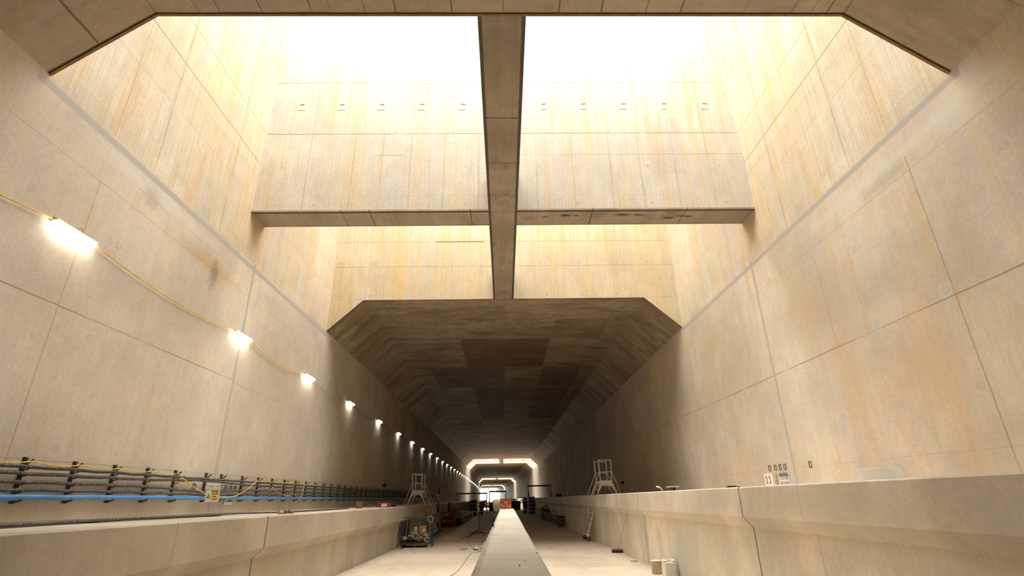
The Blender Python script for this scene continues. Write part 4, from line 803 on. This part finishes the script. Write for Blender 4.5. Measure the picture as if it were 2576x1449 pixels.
for k, (x, y, r_) in enumerate(((1583, 1390, .035), (1531, 1372, .028), (1678, 1428, .04), (925, 1420, .014), (912, 1423, .012), (884, 1436, .012), (912, 1419, .012), (876, 1435, .012), (1558, 1395, .02), (1498, 1377, .02))):
    if x == 1558: continue
    c = fl_px(x, y); solo('stone_chip', MB().lathe(c, [(r_*.7, 0), (r_, r_*.35), (r_*.5, r_*.9)], 7), DARKST, 'small dark stone on the %s floor' % ('left' if x < 1200 else 'right'), 'stone', 'loose stones on the %s floor' % ('left' if x < 1200 else 'right'))
# ---- far right lane: barriers, sacks, stool
FE = [(1352.8, 1304, 1279), (1362, 1312, 1276), (1372.6, 1316, 1277), (1385.7, 1320, 1280), (1400, 1325.6, 1281)]
fp = [(fl_px(x, y), on('Y', fl_px(x, y).y, x, yt)) for x, y, yt in FE]
for k, (a, b) in enumerate(zip(fp[:-1], fp[1:])):
    t = thing('pedestrian_barrier', a[0], 'thin white metal barrier in the dark right lane, %s of the row' % ('farthest', 'second farthest', 'second nearest', 'nearest')[k], 'barrier', 'metal barriers')
    p0_, p1_ = a[0].lerp(b[0], .03), b[0].copy(); h = 1.12
    MB().tube([p0_, p0_+Vector((0, 0, h)), p1_+Vector((0, 0, h)), p1_], .02, 6).build('frame', GALV, t)
    MB().tube([p0_+Vector((0, 0, .2)), p1_+Vector((0, 0, .2))], .014, 5).build('bottom_rail', GALV, t)
    for j in range(1, 8): q = j/8; p = p0_.lerp(p1_, q); MB().tube([p+Vector((0, 0, .2)), p+Vector((0, 0, h))], .007, 5).build('upright', DARKST, t)
t = fl_px(1378, 1316); solo('cable_ring', MB().torus((fp[2][0].x+.05, fp[2][0].y-.1, -.98), .22, .035, 24, 8, rot(PI/2, 0, 0)), BLACK, 'black cable ring hanging on the top of the right lane barriers', 'ring')
crumple((4.08, 44.5, fz(44)+.38), .38, 41, SACKM, 'bulk_sack', 'pale bulk sack behind the nearest right lane barrier', 'sack', (.75, 1.6, 1.0))
crumple((3.95, 49., fz(49)+.4), .38, 43, SACKM, 'bulk_sack', 'pale bulk sack farther back behind the right lane barriers', 'sack', (.7, 1.6, 1.1))
for k, (x, Y) in enumerate(((4.0, 53.), (3.95, 57.))):
    t = thing('grey_bin', (x, Y, fz(Y)), 'grey green bin with black lid behind the right lane barriers, %s one' % ('nearer', 'farther')[k], 'bin', 'bins behind the barriers')
    MB().lathe((x, Y, fz(Y)), [(.30, 0), (.33, .9), (.33, .95)], 14).build('body', plain('grey_green', (.12, .14, .12), .6), t); MB().lathe((x, Y, fz(Y)+.95), [(.35, 0), (.34, .08), (.15, .16)], 14).build('lid', BLACK, t)
crumple((4.2, 42.4, fz(42)+.2), .24, 47, plain('dark_purple_rag', (.07, .05, .055), .9), 'rag_heap', 'dark heap of rags left of the wooden stool', 'heap', (1.0, 1.2, .9))
t = thing('wooden_stool', (4.2, 40.2, fz(40)), 'low wooden stool by the foot of the right walkway', 'stool'); z_ = fz(40)
WD = plain('old_wood', (.20, .14, .08), .8)
MB().box((4.08, 40.2, z_+.50), (.42, .4, .04)).build('seat', WD, t)
for x in (3.9, 4.25):
    for Y in (40.05, 40.35): MB().box((x, Y, z_+.24), (.045, .045, .48)).build('leg', WD, t)
t = thing('wooden_crate', (4.25, 41.4, fz(41)), 'dark wooden crate behind the stool', 'crate'); MB().box((4.2, 41.2, z_+.38), (.36, .36, .76)).build('body', WD, t); MB().box((4.2, 41.01, z_+.70), (.34, .02, .10)).build('handhold', BLACK, t)
# ---- portal frames over the walkways in the distance
FRM = plain('dull_frame_steel', (.17, .17, .16), .6, .4)
def portal(Y, xl, xr, zl, zr, zt, lab, r=.07, brace=None):
    t = thing('portal_frame', (xl, Y, zl), lab, 'frame', 'steel portal frames across the lanes')
    MB().box((xl, Y, (zl+zt)/2), (r*1.4, r*1.4, zt-zl)).build('post', FRM, t); MB().box((xr, Y, (zr+zt)/2), (r*1.4, r*1.4, zt-zr)).build('post', FRM, t)
    MB().box(((xl+xr)/2, Y, zt), (abs(xr-xl)+r*2, r*1.6, r*2.4)).build('beam', FRM, t)
    for b in brace or (): MB().bar((b[0], Y, b[1]), (b[2], Y, b[3]), r, r).build('brace', FRM, t)
portal(82., 3.52, 6.9, fz(82), rz(82), 1.45, 'grey portal frame straddling the far right walkway', .09, ((6.35, 1.3, 6.7, rz(82)), (3.52, .9, 3.85, rz(82)-.9)))
portal(85., -7.45, -2.75, lz(85), fz(85), .55, 'grey portal frame straddling the far left walkway', .10, ((-6.95, .5, -7.2, lz(85)), (-3.2, .4, -2.8, -.7)))
portal(86., -2.35, .20, fz(86), fz(86), .80, 'grey portal frame over the middle of the far lanes', .10, ((-.1, .7, .15, -.7),))
t = thing('guard_rail', (-5.4, 88., lz(88)), 'small pale rail on the far left walkway', 'rail'); z_ = lz(88)
MB().tube([(-5.7, 88, z_), (-5.7, 88, z_+1.1), (-5.05, 88, z_+1.1), (-5.05, 88, z_)], .025, 6).build('frame', GALV, t); MB().tube([(-5.7, 88, z_+.75), (-5.05, 88, z_+.75)], .02, 6).build('mid_rail', GALV, t)
def rack(x, Y, wd, h, lab, n=5):
    t = thing('equipment_rack', (x, Y, fz(Y)), lab, 'rack', 'dark racks in the distance'); z_ = fz(Y)
    for sx in (-1, 1):
        for sy in (-1, 1): MB().box((x+sx*wd/2, Y+sy*.35, z_+h/2), (.06, .06, h)).build('post', DARKST, t)
    for k in range(n): MB().box((x, Y, z_+.08+k*(h-.1)/(n-1)), (wd, .7, .04)).build('shelf', DARKST, t)
    for k in range(n-1): MB().box((x+.04*(k % 2), Y, z_+.1+k*(h-.1)/(n-1)+(h-.1)/(n-1)*.4), (wd*.8, .6, (h-.1)/(n-1)*.72)).build('crate', BLACK, t)
rack(-4.2, 74., .95, 2.0, 'tall dark equipment rack by the left walkway in the distance')
rack(-3.3, 77., .6, 1.8, 'narrower dark rack beside the left lane frame')
rack(3.75, 76., .7, 2.3, 'tall dark rack by the right walkway in the distance', 6)
rack(3.05, 83., .5, 2.2, 'narrow dark rack behind the right portal frame', 6)
for k, (x, Y, lab) in enumerate(((-4.0, 98., 'orange safety board in the distant left lane'), (3.4, 92., 'orange safety board in the distant right lane'))):
    t = thing('safety_board', (x, Y, fz(Y)), lab, 'board', 'orange safety boards'); z_ = fz(Y)
    MB().box((x, Y, z_+1.1), (.75, .05, 1.1)).build('panel', plain('dull_orange_%d' % k, (.36, .12, .03), .7), t)
    for s__ in (-.3, .3): MB().box((x+s__, Y, z_+.28), (.05, .05, .56)).build('leg', DARKST, t)
t = thing('life_ring', (2.75, 90., -1.0), 'white ring hanging beside the orange board in the right lane', 'ring'); MB().torus((2.75, 90., -.75), .22, .06, 20, 8, rot(PI/2, 0, 0)).build('ring', SIGNW, t); MB().box((2.75, 90.1, (fz(90)-.8)/2), (.04, .04, -.8-fz(90)+.6)).build('stand', DARKST, t)
for k, (x, Y, w_, h) in enumerate(((-2.0, 96., 1.3, 1.5), (1.9, 100., 1.9, 1.6), (-.3, 104., 1.0, 1.5), (2.4, 118., 1.8, 1.6))):
    t = thing('tool_cabinet', (x, Y, fz(Y)), 'dark site cabinet %s' % ('left of the distant workers', 'right of the red box, in the far lane', 'just behind the red box in the distance', 'farther back in the right lane')[k], 'cabinet', 'dark site cabinets'); z_ = fz(Y)
    MB().box((x, Y, z_+h/2+.05), (w_, .8, h-.1), None, .03).build('body', BLACK, t); MB().box((x, Y-.42, z_+h*.6), (w_*.5, .02, .05)).build('handle', DARKST, t)
    for s__ in (-1, 1): MB().lathe((x+s__*w_*.35, Y, z_+.08), [(.02, -.03), (.08, 0), (.02, .03)], 10, 'X').build('wheel', DARKST, t)
# ---- distant workers
SKIN = plain('skin', (.45, .27, .18), .6); HELM = plain('helmet_white', (.7, .7, .68), .4)
def person(x, Y, face, jc, tc, lab, stride=.12, armout=.1):
    z0 = fz(Y); t = thing('person', (x, Y, z0), lab, 'person', 'distant workers')
    def rings(mb, rs, n=10):                            # (cx, cy, z, rx, ry)
        vs = [(x+c_[0]+c_[3]*math.cos(2*PI*k/n), Y+c_[1]+c_[4]*math.sin(2*PI*k/n), z0+c_[2]) for c_ in rs for k in range(n)]
        fs = [(i*n+k, i*n+(k+1) % n, (i+1)*n+(k+1) % n, (i+1)*n+k) for i in range(len(rs)-1) for k in range(n)]+[tuple(range(n-1, -1, -1)), tuple((len(rs)-1)*n+k for k in range(n))]
        return mb.add(vs, fs, True)
    b = MB(); rings(b, [(0, 0, .88, .14, .10), (0, 0, 1.05, .15, .11), (0, 0, 1.3, .17, .12), (0, 0, 1.42, .16, .10), (0, 0, 1.46, .07, .06), (0, -.01*face, 1.52, .055, .06), (0, -.02*face, 1.56, .075, .09), (0, -.02*face, 1.64, .08, .10), (0, -.01*face, 1.72, .06, .08), (0, 0, 1.75, .02, .03)])
    for s__ in (-1, 1):
        b.tube([(x+s__*.085, Y, z0+.92), (x+s__*.10, Y-s__*stride*.5*face, z0+.48), (x+s__*.105, Y+s__*stride*face, z0+.08)], [.085, .058, .04], 8)
        b.tube([(x+s__*.19, Y, z0+1.38), (x+s__*(.24+armout), Y-.03*face, z0+1.12), (x+s__*(.24+armout*.6), Y-.16*face, z0+.90)], [.05, .04, .03], 8)
        b.box((x+s__*.105, Y+s__*stride*face-.05*face, z0+.04), (.09, .25, .08), None, .02)
    b.build('body', tc, t)
    j = MB(); rings(j, [(0, 0, .84, .175, .135), (0, 0, 1.1, .17, .13), (0, 0, 1.32, .195, .14), (0, 0, 1.43, .175, .115), (0, 0, 1.47, .08, .07)]); j.build('jacket', jc, t)
    for s__ in (-1, 1): MB().tube([(x+s__*.18, Y, z0+1.40), (x+s__*(.24+armout), Y-.03*face, z0+1.12), (x+s__*(.24+armout*.6), Y-.14*face, z0+.93)], [.062, .052, .045], 8).build('sleeve', jc, t)
    MB().lathe((x, Y-.02*face, z0+1.54), [(.05, 0), (.082, .03), (.087, .09), (.075, .13)], 10).build('face', SKIN, t)
    MB().lathe((x, Y-.02*face, z0+1.65), [(.13, -.005), (.115, .01), (.11, .05), (.08, .11), (.02, .13)], 12).build('helmet', HELM, t)
HO = plain('hi_vis_orange', (.85, .16, .02), .6); NV = plain('dark_trousers', (.03, .03, .045), .8); DJ = plain('dark_jacket', (.05, .05, .06), .8)
PP = [(-1.55, 92., 1, HO, 'in bright orange jacket, nearest of the distant group'), (-2.8, 124., 1, HO, 'in orange jacket standing in the skylight pool left of the group'), (-3.6, 131., -1, DJ, 'in dark jacket at the left of the distant group'), (-2.2, 133., 1, HO, 'in orange jacket behind the nearest worker'), (-1.5, 137., -1, DJ, 'in dark jacket in the middle of the distant group'), (-.9, 128., 1, DJ, 'in dark jacket just left of the red box'), (-.4, 141., -1, HO, 'in orange jacket seen just over the red box'), (.5, 134., 1, DJ, 'in dark jacket right of the red box'), (1.2, 139., -1, DJ, 'in dark jacket farther right over the dark cabinet'), (-3.1, 144., 1, DJ, 'in dark jacket at the far left back of the group')]
for k, (x, Y, f_, jc, lab) in enumerate(PP): person(x+cx(Y), Y, f_, jc, NV, 'worker '+lab, .08+.05*(k % 3), .03*(k % 4))

# ---- anchor pockets in the cross wall, five either side of the beam
RUSTY = plain('rusty_plate', (.42, .27, .13), .8, 0, .4, 18, dirt=((.75, .66, .5), .6)); GROUT = plain('pocket_grout', (.74, .68, .58), .9, 0, .08, 9)
for side, xs in (('left', (-6.89, -5.52, -4.15, -2.77, -1.36)), ('right', (1.48, 2.86, 4.27, 5.69, 7.12))):
    for k, x in enumerate(xs):
        t = thing('anchor_pocket', (x, YB, 12.60), 'grouted anchor pocket high on the cross wall, %s of five %s of the beam' % ((('outermost', 'second', 'middle', 'fourth', 'innermost') if side == 'left' else ('innermost', 'second', 'middle', 'fourth', 'outermost'))[k], side), 'wall fitting', 'anchor pockets in the cross wall')
        MB().box((x, YB-.006, 12.58), (.24, .014, .26), rot(0, .04*(k-2), 0)).build('grout', GROUT, t)
        MB().box((x+.01*k, YB-.016, 12.68), (.17, .012, .05), rot(0, .08*(k-2), 0)).build('plate', RUSTY, t)
